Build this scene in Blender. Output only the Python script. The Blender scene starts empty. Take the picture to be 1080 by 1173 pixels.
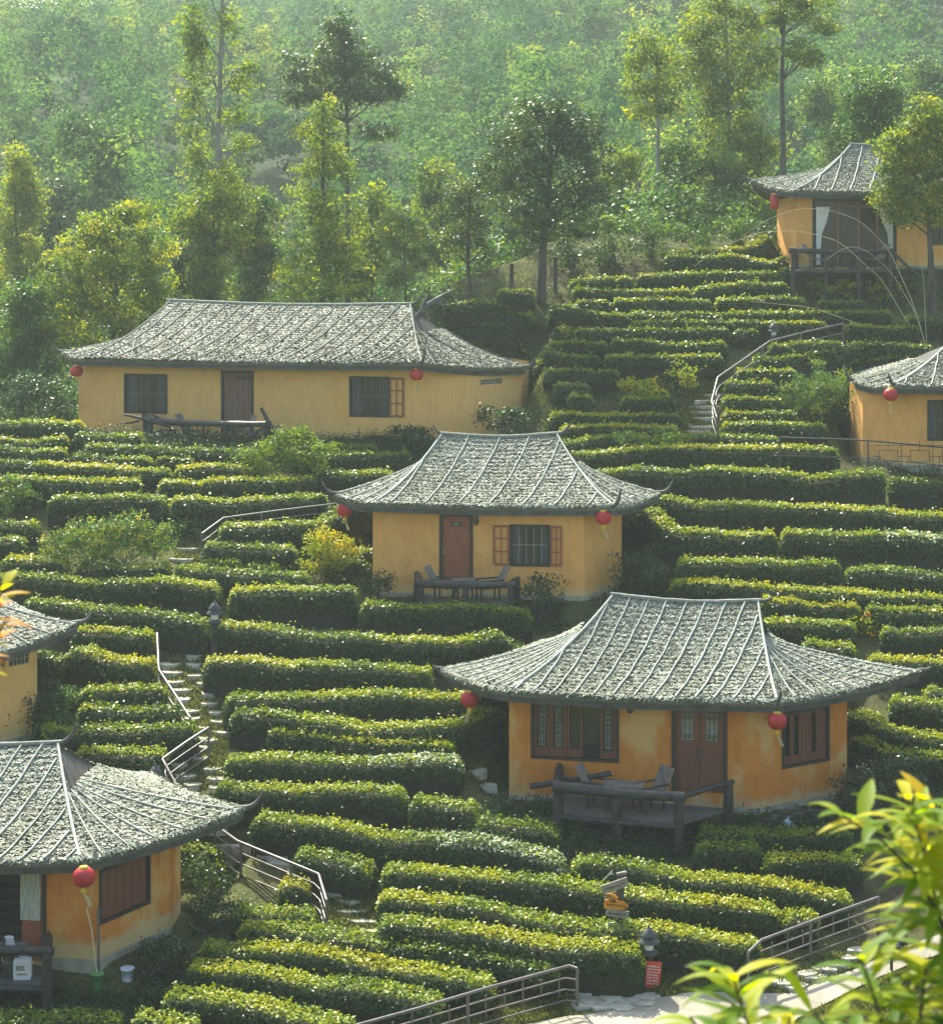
import bpy, math, random
import numpy as np
from mathutils import Vector

random.seed(7)
RNG = np.random.default_rng(11)
C = bpy.context.scene.collection
HAZE, SUN, SKY, EXPO = .00048, 5.0, .15, 1.28
F, HX, HY = 2300.0, 540.0, 285.0        # focal length in picture units, optical axis, eye level

# ------------------------------------------------------------------ terrain
PY = np.array([-60, -20, 0, 10, 20, 32, 40, 42.5, 46, 50, 55, 60, 65, 70, 76, 80, 83, 87, 92, 110.])
PZ = np.array([3.0, -1.5, -4.5, -9, -14.2, -16.3, -16.15, -15.98, -15.0, -13.9, -12.1, -10.3, -8.5, -6.7, -3.0, -0.9, 0.3, 1.2, 1.6, 2.0])
_gy = np.linspace(-60, 110, 1701)
_gz = np.interp(_gy, PY, PZ)
_k = np.hanning(25); _k /= _k.sum()
_gz = np.convolve(np.pad(_gz, 12, mode='edge'), _k, mode='valid')
PADS = []                                # (x, y, half x, half y, yaw, z, blend)


def sstep(a, b, x):
    t = np.clip((x - a) / (b - a), 0, 1)
    return t * t * (3 - 2 * t)


def terrain(x, y, pads=True):
    x = np.asarray(x, float); y = np.asarray(y, float)
    crest = np.interp(x, [-3.6, -2.5, -1.4, 2.0, 3.2, 5.5], [70.2, 74.5, 78.6, 81.0, 83.0, 84.5])
    yc = np.minimum(y, crest)
    z = np.interp(yc, _gy, _gz)
    z = z + 0.10 * np.sin(x * .31 + y * .17) * sstep(42, 48, y) * sstep(86, 80, y)
    d = np.maximum(y - crest, 0)
    val = -0.16 * np.minimum(d, 34) - 0.0 * d
    up = np.maximum(d - 38, 0)
    lat = sstep(-112, -35, x)
    rise = up * (0.18 + 0.035 * lat) + 5 * np.sin(x * .021 + 1) * sstep(30, 120, up) + 4 * np.sin(x * .05 + y * .02) * sstep(20, 100, up)
    top = 38 + 25 * lat
    rise = np.where(rise > top, top + (rise - top) * .12, rise)
    z = z + val + np.where(up > 0, rise, 0)
    if pads:
        for (cx, cy, hx, hy, yaw, pz, bl) in PADS:
            c, s = math.cos(yaw), math.sin(yaw)
            lx = (x - cx) * c + (y - cy) * s
            ly = -(x - cx) * s + (y - cy) * c
            dd = np.hypot(np.maximum(np.abs(lx) - hx, 0), np.maximum(np.abs(ly) - hy, 0))
            w = sstep(bl, 0, dd)
            z = z * (1 - w) + pz * w
    return z


_YS = np.arange(8, 110, 0.04)


def hit(px, r, h=0.0):
    """Where the sight line through photo pixel (px, r) meets the terrain raised by h."""
    X = (px - HX) / F * _YS
    zr = -(r - HY) / F * _YS
    g = terrain(X, _YS) + h
    m = np.nonzero((zr <= g) & (_YS > 24))[0]
    i = m[0] if len(m) else len(_YS) - 1
    return np.array([X[i], _YS[i], g[i] - h])


def at(px, r, Y):
    return np.array([(px - HX) / F * Y, Y, -(r - HY) / F * Y])


def gz(x, y):
    return float(terrain(np.array([x]), np.array([y]))[0])


# ------------------------------------------------------------------ mesh helpers
class MB:
    def __init__(self):
        self.v = []; self.f = []; self.n = 0; self.mi = []; self.t = []; self.sm = []

    def add(self, verts, faces, mi=0, tint=None, smooth=False):
        verts = np.asarray(verts, float).reshape(-1, 3)
        self.v.append(verts)
        for k, f in enumerate(faces):
            self.f.append([i + self.n for i in f])
            self.mi.append(mi); self.sm.append(smooth)
            self.t.append(0.0 if tint is None else (tint if np.isscalar(tint) else tint[k]))
        self.n += len(verts)
        return self

    def quads(self, V, mi=0, tint=None):
        """V (N,4,3): N loose quads."""
        N = len(V)
        if N == 0:
            return self
        self.v.append(V.reshape(-1, 3))
        idx = (np.arange(N * 4).reshape(N, 4) + self.n)
        self.f.append(('Q', idx))
        self.mi.append(('Q', np.full(N, mi, int)))
        self.sm.append(('Q', np.zeros(N, bool)))
        self.t.append(('Q', np.zeros(N) if tint is None else np.asarray(tint, float)))
        self.n += N * 4
        return self

    def box(self, c, size, yaw=0.0, mi=0, tint=None):
        sx, sy, sz = [s / 2 for s in size]
        P = np.array([(x, y, z) for z in (-sz, sz) for y in (-sy, sy) for x in (-sx, sx)])
        cs, sn = math.cos(yaw), math.sin(yaw)
        Q = np.stack([P[:, 0] * cs - P[:, 1] * sn, P[:, 0] * sn + P[:, 1] * cs, P[:, 2]], 1) + np.asarray(c, float)
        return self.hexa(Q, mi, tint)

    def hexa(self, Q, mi=0, tint=None):
        return self.add(Q, [(0, 2, 3, 1), (4, 5, 7, 6), (0, 1, 5, 4), (2, 6, 7, 3), (0, 4, 6, 2), (1, 3, 7, 5)], mi, tint)

    def tube(self, pts, rad, n=8, mi=0, tint=None, caps=True, rough=0.0):
        pts = np.asarray(pts, float)
        m = len(pts)
        rad = np.full(m, rad, float) if np.isscalar(rad) else np.asarray(rad, float)
        T = np.gradient(pts, axis=0)
        T /= np.linalg.norm(T, axis=1)[:, None] + 1e-9
        ref = np.array([0, 0, 1.0]) if abs(T[0, 2]) < .9 else np.array([1.0, 0, 0])
        V = []
        a = np.arange(n) / n * 2 * math.pi
        for i in range(m):
            u = np.cross(T[i], ref); u /= np.linalg.norm(u) + 1e-9
            w = np.cross(u, T[i]); ref = w
            rr = rad[i] * (1 + rough * RNG.normal(size=n)) if rough else rad[i]
            V.append(pts[i] + (np.cos(a) * rr)[:, None] * u + (np.sin(a) * rr)[:, None] * w)
        V = np.concatenate(V)
        Fc = [(i * n + j, i * n + (j + 1) % n, (i + 1) * n + (j + 1) % n, (i + 1) * n + j) for i in range(m - 1) for j in range(n)]
        self.add(V, Fc, mi, tint, smooth=True)
        if caps:
            self.add(V[:n], [tuple(range(n))[::-1]], mi, tint)
            self.add(V[-n:], [tuple(range(n))], mi, tint)
        return self

    def lathe(self, prof, c, n=16, mi=0, ribs=0, ribd=0.0, sq=None):
        prof = np.asarray(prof, float)
        a = np.arange(n) / n * 2 * math.pi
        V = []
        for r, z in prof:
            rr = np.full(n, r)
            if ribs:
                rr = r * (1 - ribd * (1 - np.abs(np.cos(a * ribs / 2))))
            V.append(np.stack([c[0] + rr * np.cos(a), c[1] + rr * np.sin(a), np.full(n, c[2] + z)], 1))
        V = np.concatenate(V); m = len(prof)
        Fc = [(i * n + j, i * n + (j + 1) % n, (i + 1) * n + (j + 1) % n, (i + 1) * n + j) for i in range(m - 1) for j in range(n)]
        self.add(V, Fc, mi, None, smooth=True)
        self.add(V[:n], [tuple(range(n))[::-1]], mi)
        self.add(V[-n:], [tuple(range(n))], mi)
        return self

    def build(self, name, mats, parent=None, origin=(0, 0, 0), loc=None):
        V = np.concatenate(self.v) if self.v else np.zeros((0, 3))
        V = V - np.asarray(origin, float)
        loops = []; starts = []; mi = []; ti = []; sm = []
        pos = 0
        for f, m_, t_, s_ in zip(self.f, self.mi, self.t, self.sm):
            if isinstance(f, tuple) and len(f) == 2 and isinstance(f[0], str):
                idx = f[1]; N = len(idx)
                loops.append(idx.reshape(-1)); starts.append(pos + np.arange(N) * 4); pos += 4 * N
                mi.append(m_[1]); ti.append(t_[1]); sm.append(s_[1])
            else:
                loops.append(np.array(f)); starts.append(np.array([pos])); pos += len(f)
                mi.append(np.array([m_])); ti.append(np.array([t_], float)); sm.append(np.array([s_]))
        me = bpy.data.meshes.new(name)
        L = np.concatenate(loops).astype(np.int32); S = np.concatenate(starts).astype(np.int32)
        me.vertices.add(len(V)); me.vertices.foreach_set('co', V.astype(np.float32).ravel())
        me.loops.add(len(L)); me.loops.foreach_set('vertex_index', L)
        me.polygons.add(len(S)); me.polygons.foreach_set('loop_start', S)
        mats = mats if isinstance(mats, (list, tuple)) else [mats]
        for m in mats:
            me.materials.append(m)
        me.polygons.foreach_set('material_index', np.concatenate(mi).astype(np.int32))
        me.polygons.foreach_set('use_smooth', np.concatenate(sm).astype(bool))
        at_ = me.attributes.new('tint', 'FLOAT', 'FACE')
        at_.data.foreach_set('value', np.concatenate(ti).astype(np.float32))
        me.update(calc_edges=True)
        o = bpy.data.objects.new(name, me)
        C.objects.link(o)
        if parent is not None:
            o.parent = parent
        else:
            o.location = loc if loc is not None else origin
        return o


def tag(o, label=None, cat=None, group=None, kind=None):
    if label: o['label'] = label
    if cat: o['category'] = cat
    if group: o['group'] = group
    if kind: o['kind'] = kind
    return o


def thing(name, label, cat, loc, group=None):
    o = bpy.data.objects.new(name, None)
    o.empty_display_size = .3
    C.objects.link(o); o.location = [float(v) for v in loc]
    return tag(o, label, cat, group)


def copy_tree(o, parent=None):
    c = o.copy(); C.objects.link(c)
    if parent is not None:
        c.parent = parent
    for ch in list(o.children):
        copy_tree(ch, c)
    return c


def resample(P, step):
    P = np.asarray(P, float)
    d = np.r_[0, np.cumsum(np.linalg.norm(np.diff(P, axis=0), axis=1))]
    n = max(2, int(round(d[-1] / step)) + 1)
    s = np.linspace(0, d[-1], n)
    return np.stack([np.interp(s, d, P[:, k]) for k in range(P.shape[1])], 1)


def smooth_path(P, it=2):
    P = P.copy()
    for _ in range(it):
        if len(P) > 2:
            P[1:-1] = .25 * P[:-2] + .5 * P[1:-1] + .25 * P[2:]
    return P


def leaf_quads(P, N, L, ratio=.5, jit=.8, droop=0.0):
    """Loose diamond leaves at P facing roughly N, of length L."""
    n = len(P)
    N = N + RNG.normal(size=(n, 3)) * jit
    N /= np.linalg.norm(N, axis=1)[:, None] + 1e-9
    A = RNG.normal(size=(n, 3)); A[:, 2] -= droop
    A -= (A * N).sum(1)[:, None] * N
    A /= np.linalg.norm(A, axis=1)[:, None] + 1e-9
    B = np.cross(N, A)
    L = np.broadcast_to(L, (n,))[:, None]
    W = L * ratio * .5
    return np.stack([P - A * L * .5, P + B * W - A * L * .06, P + A * L * .5, P - B * W - A * L * .06], 1)


# ------------------------------------------------------------------ materials
def nodes_of(name):
    m = bpy.data.materials.new(name); m.use_nodes = True
    nt = m.node_tree
    b = nt.nodes['Principled BSDF']
    return m, nt, b


def spec(b, v):
    b.inputs['Specular IOR Level'].default_value = v


def noise(nt, scale, detail=4, rough=.6, coord='Object', stretch=None):
    tc = nt.nodes.new('ShaderNodeTexCoord')
    n = nt.nodes.new('ShaderNodeTexNoise')
    n.inputs['Scale'].default_value = scale; n.inputs['Detail'].default_value = detail; n.inputs['Roughness'].default_value = rough
    if stretch:
        mp = nt.nodes.new('ShaderNodeMapping'); mp.inputs['Scale'].default_value = stretch
        nt.links.new(tc.outputs[coord], mp.inputs[0]); nt.links.new(mp.outputs[0], n.inputs['Vector'])
    else:
        nt.links.new(tc.outputs[coord], n.inputs['Vector'])
    return n


def ramp(nt, src, stops):
    r = nt.nodes.new('ShaderNodeValToRGB')
    e = r.color_ramp.elements
    while len(e) < len(stops):
        e.new(0.5)
    for k, (p, c) in enumerate(stops):
        e[k].position = p; e[k].color = (*c, 1)
    nt.links.new(src, r.inputs[0])
    return r


def bump(nt, b, src, strength, dist=.02):
    bp = nt.nodes.new('ShaderNodeBump'); bp.inputs['Strength'].default_value = strength; bp.inputs['Distance'].default_value = dist
    nt.links.new(src, bp.inputs['Height']); nt.links.new(bp.outputs[0], b.inputs['Normal'])


def simple(name, c1, c2, scale=6, rough=.7, bmp=.3, sp=.3, stretch=None, lo=.35, hi=.65):
    m, nt, b = nodes_of(name)
    n = noise(nt, scale, stretch=stretch)
    r = ramp(nt, n.outputs['Fac'], [(lo, c1), (hi, c2)])
    nt.links.new(r.outputs[0], b.inputs['Base Color'])
    b.inputs['Roughness'].default_value = rough; spec(b, sp)
    if bmp:
        bump(nt, b, n.outputs['Fac'], bmp)
    return m


def leafmat(name, stops, trans=.35, rough=.38, sp=.5):
    m, nt, b = nodes_of(name)
    a = nt.nodes.new('ShaderNodeAttribute'); a.attribute_name = 'tint'
    r = ramp(nt, a.outputs['Fac'], stops)
    nt.links.new(r.outputs[0], b.inputs['Base Color'])
    b.inputs['Roughness'].default_value = rough; spec(b, sp)
    t = nt.nodes.new('ShaderNodeBsdfTranslucent')
    hs = nt.nodes.new('ShaderNodeHueSaturation'); hs.inputs['Saturation'].default_value = 1.1; hs.inputs['Value'].default_value = 1.6
    hs.inputs['Hue'].default_value = .485
    nt.links.new(r.outputs[0], hs.inputs['Color']); nt.links.new(hs.outputs[0], t.inputs['Color'])
    mx = nt.nodes.new('ShaderNodeMixShader'); mx.inputs[0].default_value = trans
    nt.links.new(b.outputs[0], mx.inputs[1]); nt.links.new(t.outputs[0], mx.inputs[2])
    nt.links.new(mx.outputs[0], nt.nodes['Material Output'].inputs['Surface'])
    return m


M = {}
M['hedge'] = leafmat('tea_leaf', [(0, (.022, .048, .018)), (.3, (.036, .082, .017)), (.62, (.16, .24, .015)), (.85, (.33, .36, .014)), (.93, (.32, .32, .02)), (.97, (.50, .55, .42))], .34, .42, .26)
M['core'] = simple('hedge_twigs', (.02, .021, .014), (.045, .04, .026), 9, .95, .4, .1)
M['leaf_d'] = leafmat('leaf_dark', [(0, (.014, .036, .014)), (.4, (.032, .075, .02)), (.7, (.08, .14, .022)), (1, (.26, .25, .025))], .35, .42, .35)
M['leaf_m'] = leafmat('leaf_mid', [(0, (.025, .07, .02)), (.4, (.055, .13, .024)), (.75, (.13, .21, .025)), (1, (.32, .30, .025))], .42, .5, .25)
M['leaf_y'] = leafmat('leaf_yellow', [(0, (.055, .11, .018)), (.4, (.13, .21, .02)), (.75, (.27, .30, .02)), (1, (.44, .36, .025))], .48, .5, .22)
M['leaf_f'] = leafmat('leaf_flower', [(0, (.015, .03, .015)), (.5, (.04, .07, .025)), (.86, (.09, .12, .04)), (.9, (.6, .55, .55)), (1, (.7, .65, .62))], .3, .4, .4)
M['leaf_fg'] = leafmat('leaf_young', [(0, (.04, .11, .02)), (.35, (.11, .22, .015)), (.7, (.30, .36, .008)), (.92, (.50, .46, .01)), (1, (.55, .22, .03))], .6, .5, .2)
M['forest'] = leafmat('forest_leaf', [(0, (.018, .055, .024)), (.35, (.042, .115, .036)), (.7, (.11, .205, .042)), (1, (.27, .32, .045))], .40, .8, .06)
M['turf'] = leafmat('turf_blade', [(0, (.05, .07, .02)), (.5, (.11, .14, .03)), (1, (.24, .23, .05))], .3, .6, .15)
M['bark'] = simple('bark', (.04, .036, .03), (.11, .10, .08), 5, .9, .6, .15, (1, 1, .25))
M['bark_pale'] = simple('bark_pale', (.14, .13, .11), (.30, .29, .25), 5, .9, .4, .15, (1, 1, .25))
M['log'] = simple('weathered_log', (.017, .017, .017), (.055, .053, .05), 4, .5, .6, .3, (1, 1, 3))
M['deckboard'] = simple('deck_boards', (.06, .058, .054), (.12, .115, .105), 3, .6, .4, .35, (1, 1, 3))
M['horn'] = simple('horn_wood', (.05, .052, .05), (.11, .11, .10), 6, .7, .4, .3)
M['board'] = simple('eave_board', (.055, .053, .048), (.10, .098, .09), 3, .8, .3, .2)
M['batten'] = simple('batten_pale', (.36, .38, .32), (.51, .53, .45), 8, .75, .3, .3)
M['batten_dark'] = simple('batten_grey', (.16, .17, .14), (.28, .30, .25), 8, .8, .3, .3)
M['stone'] = simple('path_stone', (.32, .30, .23), (.52, .49, .38), 3, .85, .4, .2)
M['slab'] = simple('concrete_path', (.24, .225, .17), (.36, .33, .26), 1.5, .9, .25, .15)
M['plinth'] = simple('plinth_plaster', (.26, .25, .18), (.40, .37, .26), 3, .9, .3, .15)
M['frame'] = simple('dark_frame', (.022, .017, .014), (.04, .03, .024), 8, .55, .2, .35)
M['wood'] = simple('red_brown_wood', (.11, .034, .018), (.18, .06, .03), 4, .5, .25, .35, (6, 6, .5))
M['wood_dark'] = simple('dark_brown_wood', (.13, .042, .024), (.19, .064, .034), 4, .5, .25, .35, (6, 6, .5))
M['wood_red'] = simple('painted_red_wood', (.24, .065, .03), (.31, .095, .042), 4, .55, .2, .3)
M['wood_grey'] = simple('faded_brown_wood', (.15, .08, .055), (.22, .125, .085), 4, .7, .2, .2, (6, 6, .5))
M['lattice'] = simple('pale_lattice', (.22, .23, .19), (.34, .35, .29), 8, .7, .1, .2)
M['rail'] = simple('brown_metal', (.10, .085, .075), (.17, .145, .13), 6, .38, .15, .6)
M['iron'] = simple('dark_iron', (.03, .032, .03), (.06, .06, .055), 6, .5, .15, .5)
M['orange'] = simple('orange_paint', (.55, .20, .02), (.70, .28, .03), 6, .5, .1, .3)
M['signwood'] = simple('sign_board', (.20, .18, .14), (.33, .30, .24), 5, .7, .3, .3, (1, 1, 4))
M['signgrey'] = simple('pale_grey_board', (.34, .38, .38), (.48, .52, .52), 5, .6, .2, .3)
M['redsign'] = simple('red_board', (.50, .05, .03), (.60, .08, .045), 4, .5, .1, .3)
M['white'] = simple('white_paint', (.62, .62, .60), (.75, .75, .72), 5, .6, .05, .3)
M['bluewhite'] = simple('pale_plastic', (.50, .58, .62), (.64, .70, .74), 4, .4, .05, .5)
M['green'] = simple('green_plastic', (.09, .26, .06), (.13, .34, .09), 4, .45, .05, .5)
M['lantern'] = simple('red_silk', (.42, .018, .022), (.55, .03, .03), 5, .45, .1, .4)
M['gold'] = simple('yellow_tassel', (.55, .36, .02), (.68, .46, .04), 8, .6, .1, .3)
M['straw'] = simple('straw', (.50, .44, .24), (.62, .55, .32), 8, .7, .1, .2)
M['curtain'] = simple('striped_curtain', (.52, .50, .38), (.20, .26, .19), 5, .9, .1, .1, (16, 16, .6), .45, .6)
M['lace'] = simple('white_curtain', (.60, .60, .55), (.72, .72, .68), 5, .9, .1, .1)
M['cloth_in'] = simple('window_curtain', (.05, .055, .052), (.12, .125, .115), 5, .9, .1, .1, (14, 14, .4))
M['table'] = simple('bamboo_slats', (.12, .095, .075), (.26, .22, .18), 3, .6, .3, .4, (8, 1, 1))


def glassmat():
    m, nt, b = nodes_of('window_glass')
    b.inputs['Base Color'].default_value = (.016, .018, .018, 1); b.inputs['Roughness'].default_value = .12; spec(b, .6)
    return m


def thatch():
    m, nt, b = nodes_of('thatch')
    a = nt.nodes.new('ShaderNodeAttribute'); a.attribute_name = 'tint'
    r = ramp(nt, a.outputs['Fac'], [(0, (.10, .095, .072)), (.3, (.165, .175, .135)), (.65, (.24, .265, .205)), (1, (.36, .395, .31))])
    n = noise(nt, .9, 6, .65)
    mr = ramp(nt, n.outputs['Fac'], [(.34, (.58, .60, .48)), (.52, (.92, .93, .88)), (.68, (1.1, 1.1, 1.08))])
    mx = nt.nodes.new('ShaderNodeMixRGB'); mx.blend_type = 'MULTIPLY'; mx.inputs[0].default_value = 1
    nt.links.new(r.outputs[0], mx.inputs[1]); nt.links.new(mr.outputs[0], mx.inputs[2])
    nt.links.new(mx.outputs[0], b.inputs['Base Color'])
    b.inputs['Roughness'].default_value = .65; spec(b, .4)
    return m


def plaster(name, c1, c2, pale, dark, WEAR=.38, foot=.42, patch=.60):
    """Limewashed mud wall: mottled paint, worn paler patches, dirt splashed along the foot."""
    m, nt, b = nodes_of(name)
    n1 = noise(nt, 1.6, 8, .68)
    r0 = ramp(nt, n1.outputs['Fac'], [(.36, c1), (.64, c2)])
    n5 = noise(nt, 3.2, 7, .7, stretch=(1.6, 1.6, .5))
    r5 = ramp(nt, n5.outputs['Fac'], [(.34, (.70, .66, .62)), (.50, (1, 1, 1)), (.72, (1.08, 1.12, 1.2))])
    r1 = nt.nodes.new('ShaderNodeMixRGB'); r1.blend_type = 'MULTIPLY'; r1.inputs[0].default_value = WEAR
    nt.links.new(r0.outputs[0], r1.inputs[1]); nt.links.new(r5.outputs[0], r1.inputs[2])
    n2 = noise(nt, .75, 6, .55, stretch=(1, 1, .55))
    r2 = ramp(nt, n2.outputs['Fac'], [(patch, (0, 0, 0)), (patch + .09, (.9, .9, .9))])
    mx = nt.nodes.new('ShaderNodeMixRGB'); nt.links.new(r2.outputs[0], mx.inputs[0])
    nt.links.new(r1.outputs[0], mx.inputs[1]); mx.inputs[2].default_value = (*pale, 1)
    tc = nt.nodes.new('ShaderNodeTexCoord'); sp_ = nt.nodes.new('ShaderNodeSeparateXYZ')
    nt.links.new(tc.outputs['Object'], sp_.inputs[0])
    n3 = noise(nt, 2.2, 5, .65)
    ad = nt.nodes.new('ShaderNodeMath'); ad.operation = 'MULTIPLY_ADD'; ad.inputs[1].default_value = -1.1; nt.links.new(n3.outputs['Fac'], ad.inputs[0]); nt.links.new(sp_.outputs['Z'], ad.inputs[2])
    r3 = ramp(nt, ad.outputs[0], [(0.0, (.85, .85, .85)), (.25, (0, 0, 0))])
    sc = nt.nodes.new('ShaderNodeMath'); sc.operation = 'ADD'; sc.inputs[1].default_value = .84 - foot
    nt.links.new(ad.outputs[0], sc.inputs[0]); nt.links.new(sc.outputs[0], r3.inputs[0])
    mx2 = nt.nodes.new('ShaderNodeMixRGB'); nt.links.new(r3.outputs[0], mx2.inputs[0])
    nt.links.new(mx.outputs[0], mx2.inputs[1]); mx2.inputs[2].default_value = (*dark, 1)
    nt.links.new(mx2.outputs[0], b.inputs['Base Color'])
    b.inputs['Roughness'].default_value = .9; spec(b, .15)
    n4 = noise(nt, 7, 6, .7)
    bump(nt, b, n4.outputs['Fac'], .5, .03)
    return m


def groundmat():
    m, nt, b = nodes_of('earth_and_turf')
    n1 = noise(nt, .55, 6, .62)
    r1 = ramp(nt, n1.outputs['Fac'], [(.36, (.055, .045, .028)), (.46, (.075, .075, .03)), (.56, (.10, .115, .035)), (.68, (.17, .16, .055))])
    tc = nt.nodes.new('ShaderNodeTexCoord'); sx = nt.nodes.new('ShaderNodeSeparateXYZ'); nt.links.new(tc.outputs['Object'], sx.inputs[0])
    mr = nt.nodes.new('ShaderNodeMapRange'); mr.inputs[1].default_value = 82; mr.inputs[2].default_value = 98; nt.links.new(sx.outputs['Y'], mr.inputs[0])
    fl = nt.nodes.new('ShaderNodeMixRGB'); nt.links.new(mr.outputs[0], fl.inputs[0]); nt.links.new(r1.outputs[0], fl.inputs[1]); fl.inputs[2].default_value = (.03, .055, .02, 1)
    r1 = fl
    n2 = noise(nt, 9, 5, .7)
    r2 = ramp(nt, n2.outputs['Fac'], [(.3, (.55, .55, .55)), (.7, (1.15, 1.15, 1.15))])
    mx = nt.nodes.new('ShaderNodeMixRGB'); mx.blend_type = 'MULTIPLY'; mx.inputs[0].default_value = 1
    nt.links.new(r1.outputs[0], mx.inputs[1]); nt.links.new(r2.outputs[0], mx.inputs[2])
    nt.links.new(mx.outputs[0], b.inputs['Base Color'])
    b.inputs['Roughness'].default_value = .95; spec(b, .1)
    bump(nt, b, n2.outputs['Fac'], .8, .06)
    return m


M['glass'] = glassmat(); M['thatch'] = thatch(); M['ground'] = groundmat()
M['wall_main'] = plaster('orange_plaster', (.55, .19, .028), (.61, .23, .036), (.62, .38, .13), (.50, .38, .20), .6, .42, .55)
M['wall_mid'] = plaster('amber_plaster', (.68, .33, .085), (.72, .38, .105), (.70, .44, .15), (.60, .44, .19))
M['wall_long'] = plaster('ochre_plaster', (.68, .39, .12), (.72, .43, .14), (.70, .37, .09), (.58, .44, .19))
M['wall_red'] = plaster('burnt_orange_plaster', (.56, .19, .028), (.62, .235, .038), (.63, .38, .11), (.58, .44, .20), .6, .62, .55)

# ------------------------------------------------------------------ cottages
class Facet:
    def __init__(s, a, b, z0, z1):
        s.o = np.array(a, float); v = np.array(b, float) - s.o
        s.w = float(np.linalg.norm(v)); s.d = v / s.w
        s.n = np.array([s.d[1], -s.d[0]]); s.z0 = z0; s.h = z1 - z0

    def p(s, u, v, w=0.0):
        q = s.o + s.d * u + s.n * w
        return np.array([q[0], q[1], s.z0 + v])

    def u(s, px):
        k = (px - HX) / F
        return (k * s.o[1] - s.o[0]) / (s.d[0] - k * s.d[1])

    def v(s, px, r):
        u = s.u(px); Y = s.o[1] + s.d[1] * u
        return -(r - HY) / F * Y - s.z0

    def rect(s, x0, r0, x1, r1):
        m = (x0 + x1) / 2
        return s.u(x0), s.u(x1), s.v(m, r1), s.v(m, r0)

    def box(s, mb, u0, u1, v0, v1, w0, w1, mi=0):
        mb.hexa(np.array([s.p(u, v, w) for v in (v0, v1) for w in (w1, w0) for u in (u0, u1)]), mi)


def facet_wall(mb, fc, holes, depth=.14):
    us = sorted({0.0, fc.w, *[h[0] for h in holes], *[h[1] for h in holes]})
    vs = sorted({0.0, fc.h, *[h[2] for h in holes], *[h[3] for h in holes]})
    us = [u for u in us if 0 <= u <= fc.w]; vs = [v for v in vs if 0 <= v <= fc.h]
    for i in range(len(us) - 1):
        for j in range(len(vs) - 1):
            cu, cv = (us[i] + us[i + 1]) / 2, (vs[j] + vs[j + 1]) / 2
            if any(h[0] < cu < h[1] and h[2] < cv < h[3] for h in holes):
                continue
            mb.add([fc.p(us[i], vs[j]), fc.p(us[i + 1], vs[j]), fc.p(us[i + 1], vs[j + 1]), fc.p(us[i], vs[j + 1])], [(0, 1, 2, 3)])
    for (a, b, c, d) in holes:
        a, b, c, d = max(a, 0), min(b, fc.w), max(c, 0), min(d, fc.h)
        for q in (((a, c), (b, c)), ((b, c), (b, d)), ((b, d), (a, d)), ((a, d), (a, c))):
            mb.add([fc.p(*q[0]), fc.p(*q[1]), fc.p(*q[1], -depth), fc.p(*q[0], -depth)], [(0, 1, 2, 3)])


def gprof(t):
    return .45 * t + .55 * t ** 1.9


class Roof:
    TH = .6

    def __init__(s, E, A, B, Cc, P, Q):
        s.A, s.B, s.P, s.Q = A, B, P, Q
        ax = (Q - P)[:2]; s.ax = ax / np.linalg.norm(ax); s.E, s.C = E, Cc
        def refl(p):
            d = p[:2] - P[:2]; al = d @ s.ax
            q = P[:2] + 2 * al * s.ax - d
            return np.array([q[0], q[1], p[2]])
        s.refl = refl
        s.Ab, s.Bb = refl(A), refl(B)
        g = gprof(s.TH)
        hp = lambda b, q: np.array([*(b[:2] + (q - b)[:2] * s.TH), b[2] + (q - b)[2] * g])
        s.H, s.Hb = hp(B, Q), hp(s.Bb, Q)
        s.G, s.Gb = hp(A, P), hp(s.Ab, P)

    def edge(s, a, b, u, sag=.05):
        p = a + (b - a) * u
        p[2] -= sag * math.sin(math.pi * u)
        return p

    def front(s, u, t, a=None, b=None, p=None, q=None):
        a, b, p, q = (s.A, s.B, s.P, s.Q) if a is None else (a, b, p, q)
        e = s.edge(a, b, u); k = p + (q - p) * u
        k = k.copy(); k[2] -= .10 * math.sin(math.pi * u)
        r = e + (k - e) * t
        r[2] = e[2] + (k[2] - e[2]) * gprof(t)
        return r

    def end(s, u, t, right=True, back=False):
        B_, C_, H_, Hb_, Bb_ = (s.B, s.C, s.H, s.Hb, s.Bb) if right else (s.A, s.E, s.G, s.Gb, s.Ab)
        mid = (H_ + Hb_) / 2
        e = s.edge(B_, C_, u, .10) if not back else s.edge(Bb_, C_, u, .10)
        k = H_ + (mid - H_) * u if not back else Hb_ + (mid - Hb_) * u
        r = e + (k - e) * t
        r[2] = e[2] + (k[2] - e[2]) * gprof(t * s.TH) / gprof(s.TH)
        return r

    def patches(s):
        yield s.front, 22, 12, False
        yield (lambda u, t: s.front(u, t, s.Bb, s.Ab, s.Q, s.P)), 22, 12, False
        yield (lambda u, t: s.end(u, t)), 10, 9, False
        yield (lambda u, t: s.end(u, t, True, True)), 10, 9, True
        yield (lambda u, t: s.end(u, t, False)), 10, 9, True
        yield (lambda u, t: s.end(u, t, False, True)), 10, 9, False

    def ring(s):
        e = []
        for u in np.linspace(0, 1, 13)[:-1]: e.append(s.edge(s.E, s.A, u, .10) if True else 0)
        for u in np.linspace(0, 1, 25)[:-1]: e.append(s.edge(s.A, s.B, u))
        for u in np.linspace(0, 1, 13)[:-1]: e.append(s.edge(s.B, s.C, u, .10))
        for u in np.linspace(0, 1, 13)[:-1]: e.append(s.edge(s.C, s.Bb, u, .10))
        for u in np.linspace(0, 1, 25)[:-1]: e.append(s.edge(s.Bb, s.Ab, u))
        for u in np.linspace(0, 1, 13)[:-1]: e.append(s.edge(s.Ab, s.E, u, .10))
        return np.array(e)


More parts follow.
